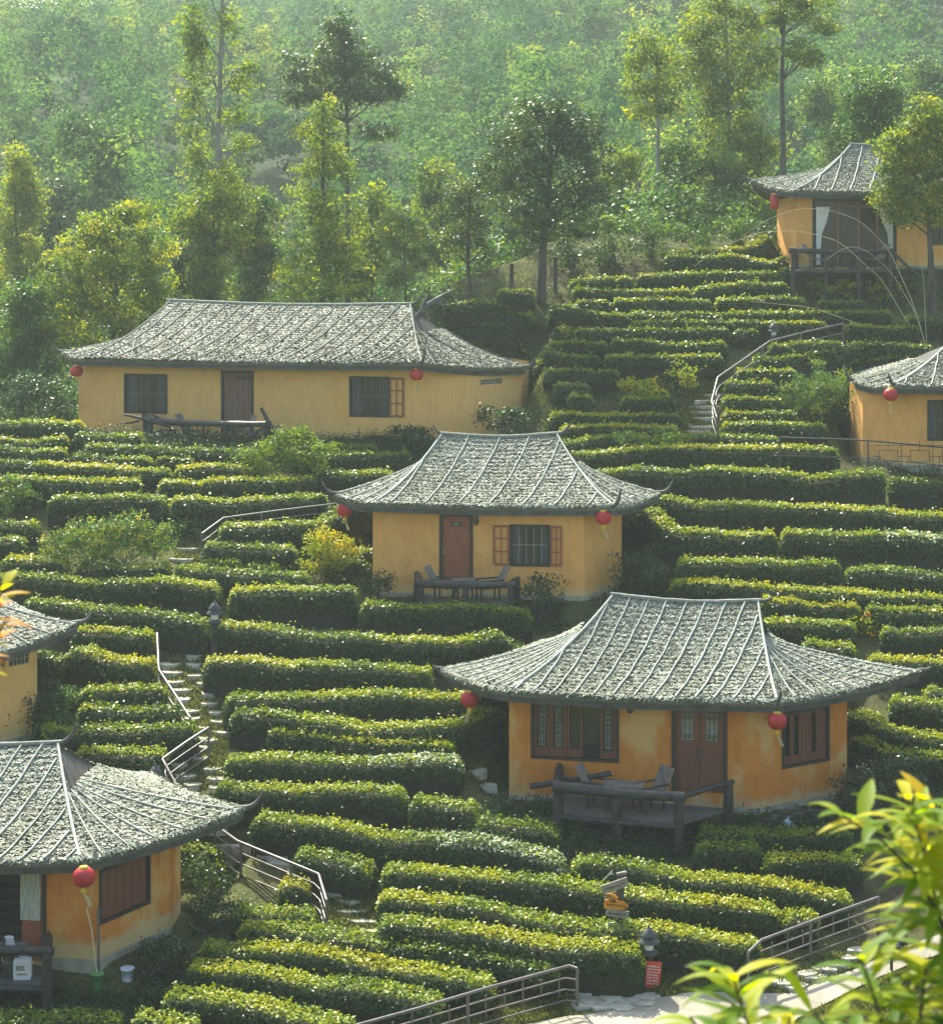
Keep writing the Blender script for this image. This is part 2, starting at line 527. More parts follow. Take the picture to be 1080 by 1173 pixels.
def horn(root, name, base, direction, length, r=.06, curl=.7, mat=None, loc=None):
    d = np.array([direction[0], direction[1], 0.0]); d /= np.linalg.norm(d) + 1e-9
    ts = np.linspace(0, 1, 8)
    pts = [base + d * length * (t - .25 * t * t) + np.array([0, 0, 1]) * length * curl * t ** 1.8 for t in ts]
    pts = [base - d * length * .35 - np.array([0, 0, .02])] + pts
    mb = MB(); mb.tube(pts, [r * 1.25] + list(r * (1.25 - .8 * ts)), 7)
    return mb.build(name, mat or M['horn'], root, loc)


HOUSES = {}


def cottage(key, label, roof_px, wall_px, zb, wallmat, openings, nb, bstep, shingle=1.0, batten='batten', horns=(), lift=0.0):
    """roof_px: E A B C P Q as (px, r, Y); wall_px: [(px, Y)...] left to right as seen; openings per facet."""
    R = Roof(*[at(*p) for p in roof_px])
    W = [np.array([(px - HX) / F * Y, Y]) for px, Y in wall_px]
    Wb = [R.refl(np.array([*w, 0]))[:2] for w in W]
    ztop = min(R.A[2], R.B[2]) - .20
    poly = W + Wb[::-1]
    cen = np.mean(poly, axis=0)
    loc = np.array([cen[0], cen[1], zb])
    root = thing('cottage', label, 'house', loc)
    # walls
    mb = MB(); facets = []
    n = len(poly)
    for i in range(n):
        fc = Facet(poly[i], poly[(i + 1) % n], zb - .9 if False else zb, ztop)
        facets.append(fc)
        holes = []
        for op in openings:
            if op['f'] == i:
                rc = fc.rect(*op['px'])
                op['rc'] = rc; op['fc'] = fc
                if op.get('hole', True):
                    holes.append(rc)
        facet_wall(mb, fc, holes)
    # a footing below the floor line so that the wall meets the slope
    for i in range(n):
        a, b = poly[i], poly[(i + 1) % n]
        mb.add([(a[0], a[1], zb - 1.2), (b[0], b[1], zb - 1.2), (b[0], b[1], zb), (a[0], a[1], zb)], [(0, 1, 2, 3)])
    mb.build('wall', wallmat, root, loc)
    for i in range(len(W) - 1):
        fc = facets[i]
        cuts = sorted([(o['rc'][0], o['rc'][1]) for o in openings if o['f'] == i and o['kind'] in DOORS])
        x = 0.0
        for c0, c1 in cuts + [(fc.w, fc.w)]:
            if c0 > x + .05:
                pl = MB(); fc.box(pl, x + .002, min(c0, fc.w) - .002, -.3, .13, -.01, .07); pl.build('plinth', M['plinth'], root, loc)
            x = c1
    # roof body
    mb = MB()
    P_, N_, D_, S_ = [], [], [], []
    for fn, nu, nt_, flip in R.patches():
        G = np.array([[fn(u, t) for t in np.linspace(0, 1, nt_)] for u in np.linspace(0, 1, nu)])
        V = G.reshape(-1, 3)
        Fc = []
        for i in range(nu - 1):
            for j in range(nt_ - 1):
                q = (i * nt_ + j, (i + 1) * nt_ + j, (i + 1) * nt_ + j + 1, i * nt_ + j + 1)
                Fc.append(q[::-1] if flip else q)
        mb.add(V, Fc, 0, .25)
        # scatter overlapping thatch leaves on this patch
        E1 = G[1:, :-1] - G[:-1, :-1]; E2 = G[:-1, 1:] - G[:-1, :-1]
        nr = np.cross(E1, E2); ar = np.linalg.norm(nr, axis=2)
        nr /= ar[..., None] + 1e-9
        nr[nr[..., 2] < 0] *= -1
        prob = (ar / ar.sum()).ravel()
        facing = 1.0 if nr[..., 1].mean() < .25 else .3
        k = int(ar.sum() * 1050 * shingle * facing)
        ci = RNG.choice(len(prob), k, p=prob)
        fu, ft = RNG.random(k), RNG.random(k)
        ii, jj = ci // (nt_ - 1), ci % (nt_ - 1)
        rows_ = max(6, int(np.linalg.norm(np.diff(G[nu // 2], axis=0), axis=1).sum() / .17))     # laid in courses
        Tq = (jj + ft) / (nt_ - 1); sn_ = RNG.random(k) < .72
        Tq = np.where(sn_, (np.floor(Tq * rows_) + .42 * RNG.random(k) + .06 * np.sin(ii * 1.7)) / rows_, Tq).clip(0, .9999) * (nt_ - 1)
        jj = np.floor(Tq).astype(int); ft = Tq - jj
        a, b, c, d = G[ii, jj], G[ii + 1, jj], G[ii + 1, jj + 1], G[ii, jj + 1]
        pt = a * ((1 - fu) * (1 - ft))[:, None] + b * (fu * (1 - ft))[:, None] + c * (fu * ft)[:, None] + d * ((1 - fu) * ft)[:, None]
        P_.append(pt); N_.append(nr[ii, jj]); dn = -(E2[ii, jj]); D_.append(dn / (np.linalg.norm(dn, axis=1)[:, None] + 1e-9))
    # eave fringe
    rg = R.ring()
    rr = resample(np.vstack([rg, rg[:1]]), .05)
    nf = int(len(rr) * 4.5 * shingle)
    ix = RNG.integers(0, len(rr), nf)
    out = rr[ix] - np.array([*cen, 0]); out[:, 2] = 0; out /= np.linalg.norm(out, axis=1)[:, None]
    P_.append(rr[ix] + RNG.normal(size=(nf, 3)) * .02 + [0, 0, -.01]); N_.append(out * .7 + [0, 0, .7]); D_.append(out * .75 + np.array([0, 0, -.65]))
    Pp, Nn, Dd = np.concatenate(P_), np.concatenate(N_), np.concatenate(D_)
    k = len(Pp)
    Nn = Nn + RNG.normal(size=(k, 3)) * .22; Nn /= np.linalg.norm(Nn, axis=1)[:, None]
    Dd = Dd + RNG.normal(size=(k, 3)) * .45; Dd -= (Dd * Nn).sum(1)[:, None] * Nn; Dd /= np.linalg.norm(Dd, axis=1)[:, None]
    Bb = np.cross(Nn, Dd)
    L = (.038 + .040 * RNG.random(k))[:, None]; Wd = (.018 + .020 * RNG.random(k))[:, None]
    Pp = Pp + Nn * (.008 + .026 * RNG.random(k))[:, None]
    Vq = np.stack([Pp - Dd * L - Bb * Wd, Pp + Dd * L - Bb * Wd * .8 + Nn * .02, Pp + Dd * L * 1.1 + Bb * Wd * .8 + Nn * .02, Pp - Dd * L + Bb * Wd], 1)
    mb.quads(Vq, 0, np.clip(RNG.beta(2.2, 1.9, k) + RNG.normal(size=k) * .05, 0, 1))
    # thickness of the eave
    m = len(rg)
    low = rg + [0, 0, -.13]
    mb.add(np.vstack([rg, low]), [(i, (i + 1) % m, m + (i + 1) % m, m + i)[::-1] for i in range(m)], 0, .15)
    roof = mb.build('roof', M['thatch'], root, loc)
    # gablets, eave board, soffit
    g = MB()
    ins = (R.P - R.Q) / np.linalg.norm(R.P - R.Q) * .05
    g.add([R.H + ins, R.Hb + ins, R.Q + ins], [(0, 1, 2)]); g.build('gablet', M['board'], roof, loc)
    g = MB(); g.add([R.G - ins, R.Gb - ins, R.P - ins], [(2, 1, 0)]); g.build('gablet', M['board'], roof, loc)
    cc = np.array([*cen, 0.0])
    eb = MB()
    q0 = rg + (cc - rg * [1, 1, 0]) * .012 + [0, 0, -.11]
    q1 = q0 + [0, 0, -.17]
    q2 = q1 + (cc - q1 * [1, 1, 0]) * .03
    q3 = (q1 - cc) * [.72, .72, 1] + cc + [0, 0, .10]
    eb.add(np.vstack([q0, q1, q2, q3]), [(i, (i + 1) % m, m + (i + 1) % m, m + i)[::-1] for i in range(m)]
           + [(m + i, m + (i + 1) % m, 2 * m + (i + 1) % m, 2 * m + i)[::-1] for i in range(m)]
           + [(2 * m + i, 2 * m + (i + 1) % m, 3 * m + (i + 1) % m, 3 * m + i)[::-1] for i in range(m)])
    eb.build('eave_board', M['board'], root, loc)
    # battens down the front slope, perpendicular to the ridge
    aA, aB, aP, aQ = [(p - R.P)[:2] @ R.ax for p in (R.A, R.B, R.P, R.Q)]
    skew = 1.15
    a = aA + bstep * .7
    br = .023 if batten == 'batten' else .018
    while a < aB - .15 + skew:
        pts = []
        for t in np.linspace(0.0, 1, 26):
            lo = aA + (aP - aA) * t; hi = aB + (aQ - aB) * t
            u = (a - skew * (1 - t) - lo) / (hi - lo)
            if 0.0 <= u <= 1.0:
                pts.append(R.front(u, t) + [0, 0, .07])
        if len(pts) > 2:
            b_ = MB(); pts = np.array(pts); pts[:, 0] += .010 * np.sin(np.arange(len(pts)) * .9 + a)
            b_.tube(pts, br * random.uniform(.85, 1.2), 6); b_.build('batten', M[batten], roof, loc)
        a += bstep * random.uniform(.92, 1.08)
    for right in ((True, False)):
        for u in np.linspace(0.12, .95, nb):
            pts = [R.end(u, t, right) + [0, 0, .065] for t in np.linspace(0.02, 1, 14)]
            b_ = MB(); b_.tube(pts, br * .8, 6); b_.build('batten', M[batten], roof, loc)
    for (b0, q0_) in ((R.B, R.Q), (R.A, R.P)):
        pts = [np.array([*(b0[:2] + (q0_ - b0)[:2] * t), b0[2] + (q0_ - b0)[2] * gprof(t) + .06]) for t in np.linspace(.02, 1, 18)]
        b_ = MB(); b_.tube(pts, br * 1.5, 6); b_.build('hip_batten', M[batten], roof, loc)
    rc_ = MB()
    pts = []
    for u in np.linspace(-.02, 1.02, 18):
        k_ = R.P + (R.Q - R.P) * u; k_[2] += .05 - .10 * math.sin(math.pi * min(max(u, 0), 1)); pts.append(k_)
    rc_.tube(pts, .05 + .014 * RNG.random(18), 8); rc_.build('ridge_cap', M['batten_dark'], roof, loc)
    for (which, ln, curl) in horns:
        if which == 'Q': horn(root, 'ridge_horn', R.Q.copy() + [0, 0, .02], R.ax, ln, .055, curl, loc=loc)
        elif which == 'P': horn(root, 'ridge_horn', R.P.copy() + [0, 0, .02], -R.ax, ln, .055, curl, loc=loc)
        else:
            p = {'E': R.E, 'A': R.A, 'B': R.B, 'C': R.C}[which]
            d = (p - cc)[:2]
            horn(root, 'eave_horn', p + [0, 0, .02], d, ln, .06, curl, loc=loc)
    HOUSES[key] = dict(root=root, loc=loc, R=R, facets=facets)
    for op in openings:
        OPEN[op['kind']](root, loc, op['fc'], op['rc'])
    return root


def frame_ring(fc, u0, u1, v0, v1, t, w0, w1, mb=None):
    mb = mb or MB()
    fc.box(mb, u0, u0 + t, v0, v1, w0, w1); fc.box(mb, u1 - t, u1, v0, v1, w0, w1)
    fc.box(mb, u0 + t, u1 - t, v0, v0 + t, w0, w1); fc.box(mb, u0 + t, u1 - t, v1 - t, v1, w0, w1)
    return mb


def pane(fc, root, loc, u0, u1, v0, v1, w=-.09, mat=None, name='pane'):
    mb = MB(); fc.box(mb, u0, u1, v0, v1, w - .01, w)
    return mb.build(name, mat or M['glass'], root, loc)


def win_panels(root, loc, fc, rc, n, mat, style):
    u0, u1, v0, v1 = rc
    fr = frame_ring(fc, u0 - .02, u1 + .02, v0 - .05, v1, .07, -.12, .03).build('window', M['frame'], root, loc)
    pane(fc, fr, loc, u0 + .05, u1 - .05, v0 + .02, v1 - .07, -.10)
    a, b = u0 + .05, u1 - .05
    w = (b - a) / n
    for i in range(n):
        if style[i] == 'o':
            continue
        p0, p1 = a + i * w + .006, a + (i + 1) * w - .006
        q0, q1 = v0 + .025, v1 - .08
        mb = MB()
        if style[i] == 's':                       # solid boarded leaf
            fc.box(mb, p0, p1, q0, q1, -.075, -.045)
            fc.box(mb, p0 + .05, p1 - .05, q0 + .18, q1 - .06, -.045, -.035)
        else:
            frame_ring(fc, p0, p1, q0, q1, .075 if w > .4 else .05, -.075, -.03, mb)
            fc.box(mb, p0 + .05, p1 - .05, q0 + .05, q0 + .20, -.07, -.04)
        sh = mb.build('window_leaf', mat, fr, loc)
        if style[i] == 'l':
            lb = MB()
            t = .075 if w > .4 else .05
            x0, x1, y0, y1 = p0 + t, p1 - t, q0 + .21, q1 - t
            for k in range(1, 4):
                x = x0 + (x1 - x0) * k / 4
                fc.box(lb, x - .008, x + .008, y0, y1, -.065, -.05)
            for k in range(0, 9):
                y = y0 + (y1 - y0) * (k + .5) / 9
                d = .5 * (x1 - x0) * (.3 if k % 2 else .5)
                xm = (x0 + x1) / 2
                fc.box(lb, xm - d, xm + d, y - .007, y + .007, -.067, -.048)
            lb.build('lattice', M['lattice'], fr, loc)


def open_main_window(root, loc, fc, rc): win_panels(root, loc, fc, rc, 5, M['wood'], 'llpol')
def open_side_window(root, loc, fc, rc): win_panels(root, loc, fc, rc, 5, M['wood_dark'], 'ppsps')
def open_brown_window(root, loc, fc, rc): win_panels(root, loc, fc, rc, 6, M['wood_dark'], 'ssssss')


def open_barred(root, loc, fc, rc, shut=(True, True), colour='wood_red'):
    u0, u1, v0, v1 = rc
    fr = frame_ring(fc, u0 - .03, u1 + .03, v0 - .05, v1 + .03, .06, -.12, .025).build('window', M['frame'], root, loc)
    pane(fc, fr, loc, u0 + .02, u1 - .02, v0, v1, -.11)
    w = u1 - u0
    for (a, b) in ((u0 + .03, u0 + w * .30), (u1 - w * .24, u1 - .03)):
        n = 10; cm = MB()
        pts = [fc.p(a + (b - a) * i / n, 0, -.095 + .012 * (i % 2)) for i in range(n + 1)]
        V = [p + [0, 0, v0 + .03] for p in pts] + [p + [0, 0, v1 - .04] for p in pts]
        cm.add(V, [(i, i + 1, n + 2 + i, n + 1 + i) for i in range(n)])
        cm.build('inner_curtain', M['cloth_in'], fr, loc)
    bb = MB()
    for k in range(1, 5):
        x = u0 + w * k / 5
        fc.box(bb, x - .009, x + .009, v0, v1, -.07, -.05)
    fc.box(bb, u0, u1, (v0 + v1) / 2 - .009, (v0 + v1) / 2 + .009, -.075, -.055)
    bb.build('window_bars', M['lattice'] if colour == 'wood_red' else M['rail'], fr, loc)
    sw = w * .42
    for side, on in zip((-1, 1), shut):
        if not on: continue
        a, b = (u0 - .04 - sw, u0 - .04) if side < 0 else (u1 + .04, u1 + .04 + sw * (.72 if colour == 'wood_red' else .9))
        sh = frame_ring(fc, a, b, v0 - .02, v1, .055, .03, .07)
        m_ = (a + b) / 2
        fc.box(sh, m_ - .017, m_ + .017, v0 + .03, v1 - .05, .035, .065)
        for k in (1, 2):
            y = v0 + (v1 - v0) * k / 3
            fc.box(sh, a + .05, b - .05, y - .017, y + .017, .036, .064)
        sh.build('shutter', M[colour], fr, loc)


def open_mid_window(root, loc, fc, rc): open_barred(root, loc, fc, rc)
def open_long_left(root, loc, fc, rc): open_barred(root, loc, fc, rc, (False, False), 'wood_grey')


def open_long_right(root, loc, fc, rc): open_barred(root, loc, fc, rc, (False, True), 'wood_dark')


def door_frame(root, loc, fc, rc, t=.07):
    u0, u1, v0, v1 = rc
    mb = MB()
    fc.box(mb, u0 - .02, u0 + t, v0, v1 + .02, -.12, .035); fc.box(mb, u1 - t, u1 + .02, v0, v1 + .02, -.12, .035)
    fc.box(mb, u0 + t, u1 - t, v1 - t, v1 + .02, -.12, .035)
    return mb.build('door_frame', M['frame'], root, loc)


def open_double_door(root, loc, fc, rc):
    u0, u1, v0, v1 = rc
    door_frame(root, loc, fc, rc)
    m_ = (u0 + u1) / 2
    for a, b in ((u0 + .07, m_ - .006), (m_ + .006, u1 - .07)):
        mb = MB(); w = b - a
        g0, g1 = v0 + (v1 - v0) * .60, v1 - .16
        fc.box(mb, a, b, v0 + .02, g0, -.10, -.05)
        fc.box(mb, a, a + w * .26, g0, v1 - .07, -.10, -.05); fc.box(mb, b - w * .26, b, g0, v1 - .07, -.10, -.05)
        fc.box(mb, a + w * .26, b - w * .26, g1, v1 - .07, -.10, -.05)
        fc.box(mb, a + .09, b - .09, v0 + .2, g0 - .12, -.05, -.042)
        d = mb.build('door', M['wood_dark'], root, loc)
        pane(fc, d, loc, a + w * .26, b - w * .26, g0, g1, -.085, M['lattice'])
        lb = MB()
        for x in (a + w * .40, b - w * .40):
            fc.box(lb, x - .008, x + .008, g0, g1, -.08, -.055)
        for y in (g0 + .08, g0 + .14, g1 - .08, g1 - .14):
            fc.box(lb, a + w * .26, b - w * .26, y - .007, y + .007, -.078, -.056)
        lb.build('door_lattice', M['frame'], d, loc)
        h = MB(); x = b - .06 if a < m_ - .2 else a + .06
        fc.box(h, x - .02, x + .02, v0 + .85, v0 + 1.1, -.05, .0); h.build('handle', M['iron'], d, loc)


def open_panel_door(root, loc, fc, rc):
    u0, u1, v0, v1 = rc
    door_frame(root, loc, fc, rc, .06)
    mb = MB(); a, b = u0 + .06, u1 - .06
    fc.box(mb, a, b, v0 + .02, v1 - .06, -.10, -.06)
    w = b - a; h = v1 - v0
    for i in (0, 1):
        for (y0, y1) in ((.06, .34), (.37, .62), (.65, .93)):
            p0 = a + .06 + i * (w / 2 - .02); p1 = p0 + w / 2 - .10
            fc.box(mb, p0, p1, v0 + h * y0, v0 + h * y1, -.06, -.048)
    d = mb.build('door', M['wood_red'], root, loc)
    hb = MB(); fc.box(hb, a + .03, a + .07, v0 + .92, v0 + 1.02, -.06, -.0); hb.build('handle', M['lattice'], d, loc)
    pb = MB(); m_ = (a + b) / 2
    fc.box(pb, m_ - .16, m_ + .16, v1 - .36, v1 - .24, -.045, -.02)
    pl = pb.build('door_plaque', M['frame'], d, loc)
    tb = MB(); fc.box(tb, m_ - .11, m_ + .11, v1 - .295, v1 - .28, -.02, -.015); fc.box(tb, m_ - .06, m_ + .06, v1 - .335, v1 - .325, -.02, -.015)
    tb.build('plaque_lettering', M['straw'], d, loc)


def open_plank_door(root, loc, fc, rc):
    u0, u1, v0, v1 = rc
    door_frame(root, loc, fc, rc, .06)
    mb = MB(); a, b = u0 + .06, u1 - .06; n = 9
    for i in range(n):
        x0 = a + (b - a) * i / n; x1 = a + (b - a) * (i + 1) / n
        fc.box(mb, x0 + .006, x1 - .006, v0 + .02, v1 - .06, -.10, -.06 + .006 * (i % 2))
    d = mb.build('door', M['wood_grey'], root, loc)
    pb = MB(); fc.box(pb, a + (b - a) * .5, b - .06, v1 - .30, v1 - .20, -.05, -.03); pb.build('door_plaque', M['frame'], d, loc)


def open_wide_door(root, loc, fc, rc):
    u0, u1, v0, v1 = rc
    door_frame(root, loc, fc, rc, .08)
    pane(fc, root, loc, u0 + .08, u1 - .08, v0 + .02, v1 - .08, -.11, M['glass'], 'door_glass')
    w = u1 - u0
    mb = MB()
    for k in (.30, .55, .78):
        fc.box(mb, u0 + w * k - .06, u0 + w * k + .06, v0 + .02, v1 - .08, -.10, -.04)
    fc.box(mb, u0 + .08, u1 - .08, v1 - .34, v1 - .22, -.10, -.045)
    mb.build('door_stile', M['wood_grey'], root, loc)
    for side in (0, 1):
        cb = MB(); n = 14; V = []
        for j, (v, wd) in enumerate(((v1 - .3, .55), (v1 - .9, .42), (v1 - 1.4, .22), (v0 + .35, .16), (v0 + .1, .20))):
            for i in range(n + 1):
                x = u0 + .12 + wd * i / n if side == 0 else u1 - .12 - wd * i / n
                V.append(fc.p(x, v, .05 + .02 * (i % 2)))
        fcs = [(j * (n + 1) + i, j * (n + 1) + i + 1, (j + 1) * (n + 1) + i + 1, (j + 1) * (n + 1) + i) for j in range(4) for i in range(n)]
        cb.add(V, fcs, 0, None, True); cb.build('door_curtain', M['lace'], root, loc)


def open_doorway(root, loc, fc, rc):
    """Open doorway with one red-brown leaf folded back against the jamb."""
    u0, u1, v0, v1 = rc
    door_frame(root, loc, fc, rc, .05)
    pane(fc, root, loc, u0 + .02, u1 - .02, v0, v1 - .02, -.6, M['frame'], 'unlit_room_sheet')  # dark sheet painted as the shade of the room inside
    mb = MB(); lw = .50
    fc.box(mb, u1 - .05 - lw, u1 - .05, v0 + .02, v1 - .05, -.10, -.04)
    fc.box(mb, u1 - .05 - lw + .07, u1 - .12, v0 + .15, v0 + 1.1, -.04, -.03)
    mb.build('door', M['wood_red'], root, loc)
    cb = MB(); n = 12
    V = [fc.p(u1 - .07 - lw + (lw - .04) * i / n, v, .0 + .022 * (i % 2)) for v in (v1 - .06, v1 - 1.28) for i in range(n + 1)]
    cb.add(V, [(i, i + 1, n + 2 + i, n + 1 + i) for i in range(n)], 0, None, True)
    cb.build('door_curtain', M['curtain'], root, loc)
    sb = MB()
    for k in range(5):
        fc.box(sb, u0 + .2, u1 - .65, v0 + .35 + k * .27, v0 + .39 + k * .27, -.58, -.25)
    sb.build('inner_shelf', M['frame'], root, loc)


def open_vent(root, loc, fc, rc):
    u0, u1, v0, v1 = rc
    pane(fc, root, loc, u0, u1, v0, v1, -.08, M['frame'], 'vent_recess')
    mb = frame_ring(fc, u0, u1, v0, v1, .02, -.05, .012)
    n = max(3, int((u1 - u0) / .12))
    for i in range(1, n):
        x = u0 + (u1 - u0) * i / n; fc.box(mb, x - .014, x + .014, v0 + .02, v1 - .02, -.05, .01)
    fc.box(mb, u0 + .02, u1 - .02, (v0 + v1) / 2 - .012, (v0 + v1) / 2 + .012, -.05, .008)
    mb.build('vent', M['plinth'], root, loc)


def open_wall_lamp(root, loc, fc, rc):
    u0, u1, v0, v1 = rc; m_ = (u0 + u1) / 2
    mb = MB(); fc.box(mb, m_ - .03, m_ + .03, v0 + .05, v1, 0, .05)
    fc.box(mb, m_ - .015, m_ + .015, v1 - .06, v1 - .03, .05, .16)
    l = mb.build('wall_lamp', M['iron'], root, loc)
    g = MB(); c = fc.p(m_, v0, .16); g.lathe([(.02, .0), (.07, .04), (.085, .13), (.03, .20), (.01, .24)], c, 10); g.build('lamp_glass', M['iron'], l, loc)


DOORS = ('double_door', 'panel_door', 'plank_door', 'wide_door', 'doorway')
OPEN = dict(main_window=open_main_window, side_window=open_side_window, brown_window=open_brown_window, mid_window=open_mid_window,
            long_left=open_long_left, long_right=open_long_right, double_door=open_double_door, panel_door=open_panel_door,
            plank_door=open_plank_door, wide_door=open_wide_door, doorway=open_doorway, vent=open_vent, wall_lamp=open_wall_lamp)


def pad(pxys, z, grow=.5, bl=1.3):
    W = np.array([[(px - HX) / F * Y, Y] for px, Y in pxys])
    PADS.append((W[:, 0].mean(), W[:, 1].mean(), *((W.max(0) - W.min(0)) / 2 + grow), 0.0, z, bl))


def pad_yaw(a, b, depth, z, grow=.5, bl=1.2):
    """pad behind the front wall a-b (px, Y)."""
    A = np.array([(a[0] - HX) / F * a[1], a[1]]); B = np.array([(b[0] - HX) / F * b[1], b[1]])
    d = B - A; L = np.linalg.norm(d); d /= L; n = np.array([-d[1], d[0]])
    c = (A + B) / 2 + n * (depth / 2)
    PADS.append((c[0], c[1], L / 2 + grow * .5, depth / 2 + .12, math.atan2(d[1], d[0]), z, bl))


pad_yaw((583, 50.9), (950, 49.6), 5, -13.95, .6, .8)
pad_yaw((427, 60.3), (700, 59.7), 5, -10.44, .6, .8)
pad_yaw((90, 74.2), (560, 70.2), 6, -6.88, .6, .8)
pad_yaw((912, 79.5), (1110, 79.5), 5, -.8, .3, .9)
pad_yaw((988, 68.4), (1200, 67.6), 5, -7.4, .5, .7)
pad_yaw((-140, 51), (38, 51.5), 4, -12.9, .4, 1.0)
pad_yaw((-150, 43.9), (180, 43.5), 5, -15.4, .9, 1.0)

cottage('main', 'largest orange cottage, double brown door behind a log deck, pale ribbed thatched roof',
        [(505, 767, 52.6), (583, 792, 50.0), (890, 804, 48.9), (1056, 769, 51.6), (703, 683, 52.8), (868, 690, 52.2)],
        [(583, 50.9), (868, 49.6), (970, 51.2)], -13.95, M['wall_main'],
        [dict(f=0, kind='main_window', px=(609, 799, 708, 869)), dict(f=0, kind='double_door', px=(770, 811, 832, 908)),
         dict(f=0, kind='wall_lamp', px=(718, 806, 727, 816), hole=False),
         dict(f=1, kind='side_window', px=(896, 812, 949, 874))], 7, .50, 1.0, 'batten', [('Q', .5, .25), ('B', .25, 1.2), ('C', .3, .3), ('E', .3, .3), ('P', .25, .4)])
cottage('mid', 'yellow-orange cottage at the centre with one red panelled door and red shutters folded open',
        [(383, 566, 60.6), (430, 576, 59.7), (702, 580, 59.0), (757, 565, 61.6), (507, 498, 62.6), (637, 498, 62.4)],
        [(427, 60.3), (669, 59.6), (712, 61.6)], -10.44, M['wall_mid'],
        [dict(f=0, kind='panel_door', px=(504, 589, 541, 670)), dict(f=0, kind='mid_window', px=(585, 602, 629, 647)),
         dict(f=0, kind='wall_lamp', px=(541, 589, 551, 601), hole=False)], 4, .98, .9, 'batten', [('Q', .6, .6), ('P', .4, .7), ('B', .5, 1.1), ('C', .5, .8), ('E', .5, .7)])
cottage('long', 'long ochre cottage at upper left with a plank door between two dark windows',
        [(70, 403, 75), (98, 410, 72.6), (483, 415, 69.4), (604, 420, 72.6), (196, 345, 77), (470, 349, 74.6)],
        [(90, 74.6), (125, 73.2), (475, 70.3), (538, 71.0), (597, 72.9)], -6.88, M['wall_long'],
        [dict(f=1, kind='long_left', px=(143, 429, 191, 472)), dict(f=1, kind='plank_door', px=(254, 425, 290, 496)),
         dict(f=1, kind='long_right', px=(401, 432, 445, 476)), dict(f=3, kind='vent', px=(550, 434, 575, 440))],
        4, .62, .75, 'batten_dark', [('Q', .8, .9), ('B', .35, 1.5), ('C', .4, .8), ('E', .4, .7)])
cottage('top', 'orange cottage on the hilltop at upper right with white curtains tied in its wide doorway',
        [(859, 206, 81.3), (910, 218, 78.7), (1110, 218, 78.7), (1165, 207, 81.3), (975, 166, 82), (1096, 166, 82)],
        [(912, 79.5), (1110, 79.5), (1130, 80.6)], -.8, M['wall_mid'],
        [dict(f=0, kind='wide_door', px=(931, 228, 1026, 306)), dict(f=0, kind='long_left', px=(1064, 240, 1100, 279))],
        4, .72, .7, 'batten', [('E', .4, .5), ('P', .2, .4)])
cottage('right', 'amber cottage cut off by the right edge of the photo, above a metal geometric fence',
        [(978, 436, 69.6), (1024, 441, 66.9), (1190, 441, 66.9), (1250, 436, 69.5), (1088, 392, 70.5), (1140, 392, 70.5)],
        [(988, 69.3), (1048, 67.6), (1200, 67.6), (1240, 69.0)], -7.4, M['wall_mid'],
        [dict(f=1, kind='long_left', px=(1063, 459, 1098, 503))], 4, .9, .75, 'batten', [('E', .5, .9), ('A', .5, .8)])
cottage('leftmid', 'small yellow cottage cut off by the left edge, showing eave and vented wall',
        [(-280, 725, 53), (-200, 750, 50), (-45, 757, 49.9), (90, 714, 53.2), (-150, 640, 53.4), (-30, 645, 53.2)],
        [(-150, 51), (-60, 50.8), (38, 52.9)], -12.9, M['wall_long'],
        [dict(f=1, kind='vent', px=(10, 747, 33, 762))], 5, .7, .9, 'batten', [('C', .5, .6)])
cottage('low', 'orange cottage at lower left with an open doorway, striped curtain and brown side window',
        [(-300, 930, 45.5), (-200, 985, 43), (92, 986, 42.4), (280, 927, 45.7), (-150, 848, 46.2), (66, 853, 46.0)],
        [(-150, 43.9), (112, 43.1), (194, 45.2)], -15.4, M['wall_red'],
        [dict(f=0, kind='doorway', px=(-40, 985, 52, 1100)), dict(f=1, kind='brown_window', px=(114, 985, 171, 1045))],
        6, .52, 1.0, 'batten', [('Q', .6, .8), ('C', .6, .7)])
# ------------------------------------------------------------------ ground, paths
def build_ground():
    xs = np.unique(np.concatenate([np.arange(-420, -60, 12), np.arange(-60, -22, 2.0), np.arange(-22, 22, .22), np.arange(22, 60, 2.0), np.arange(60, 421, 12)]))
    ys = np.unique(np.concatenate([np.arange(-40, 38, 2.0), np.arange(38, 90, .2), np.arange(90, 140, 2.5), np.arange(140, 900, 12)]))
    X, Y = np.meshgrid(xs, ys, indexing='ij')
    Z = terrain(X.ravel(), Y.ravel()).reshape(X.shape)
    V = np.stack([X, Y, Z], -1).reshape(-1, 3)
    n, m = X.shape
    i, j = np.meshgrid(np.arange(n - 1), np.arange(m - 1), indexing='ij')
    q = np.stack([i * m + j, (i + 1) * m + j, (i + 1) * m + j + 1, i * m + j + 1], -1).reshape(-1, 4)
    mb = MB(); mb.v.append(V); mb.n = len(V)
    mb.f.append(('Q', q)); mb.mi.append(('Q', np.zeros(len(q), int))); mb.sm.append(('Q', np.ones(len(q), bool))); mb.t.append(('Q', np.zeros(len(q))))
    tag(mb.build('ground', M['ground']), kind='structure')


build_ground()


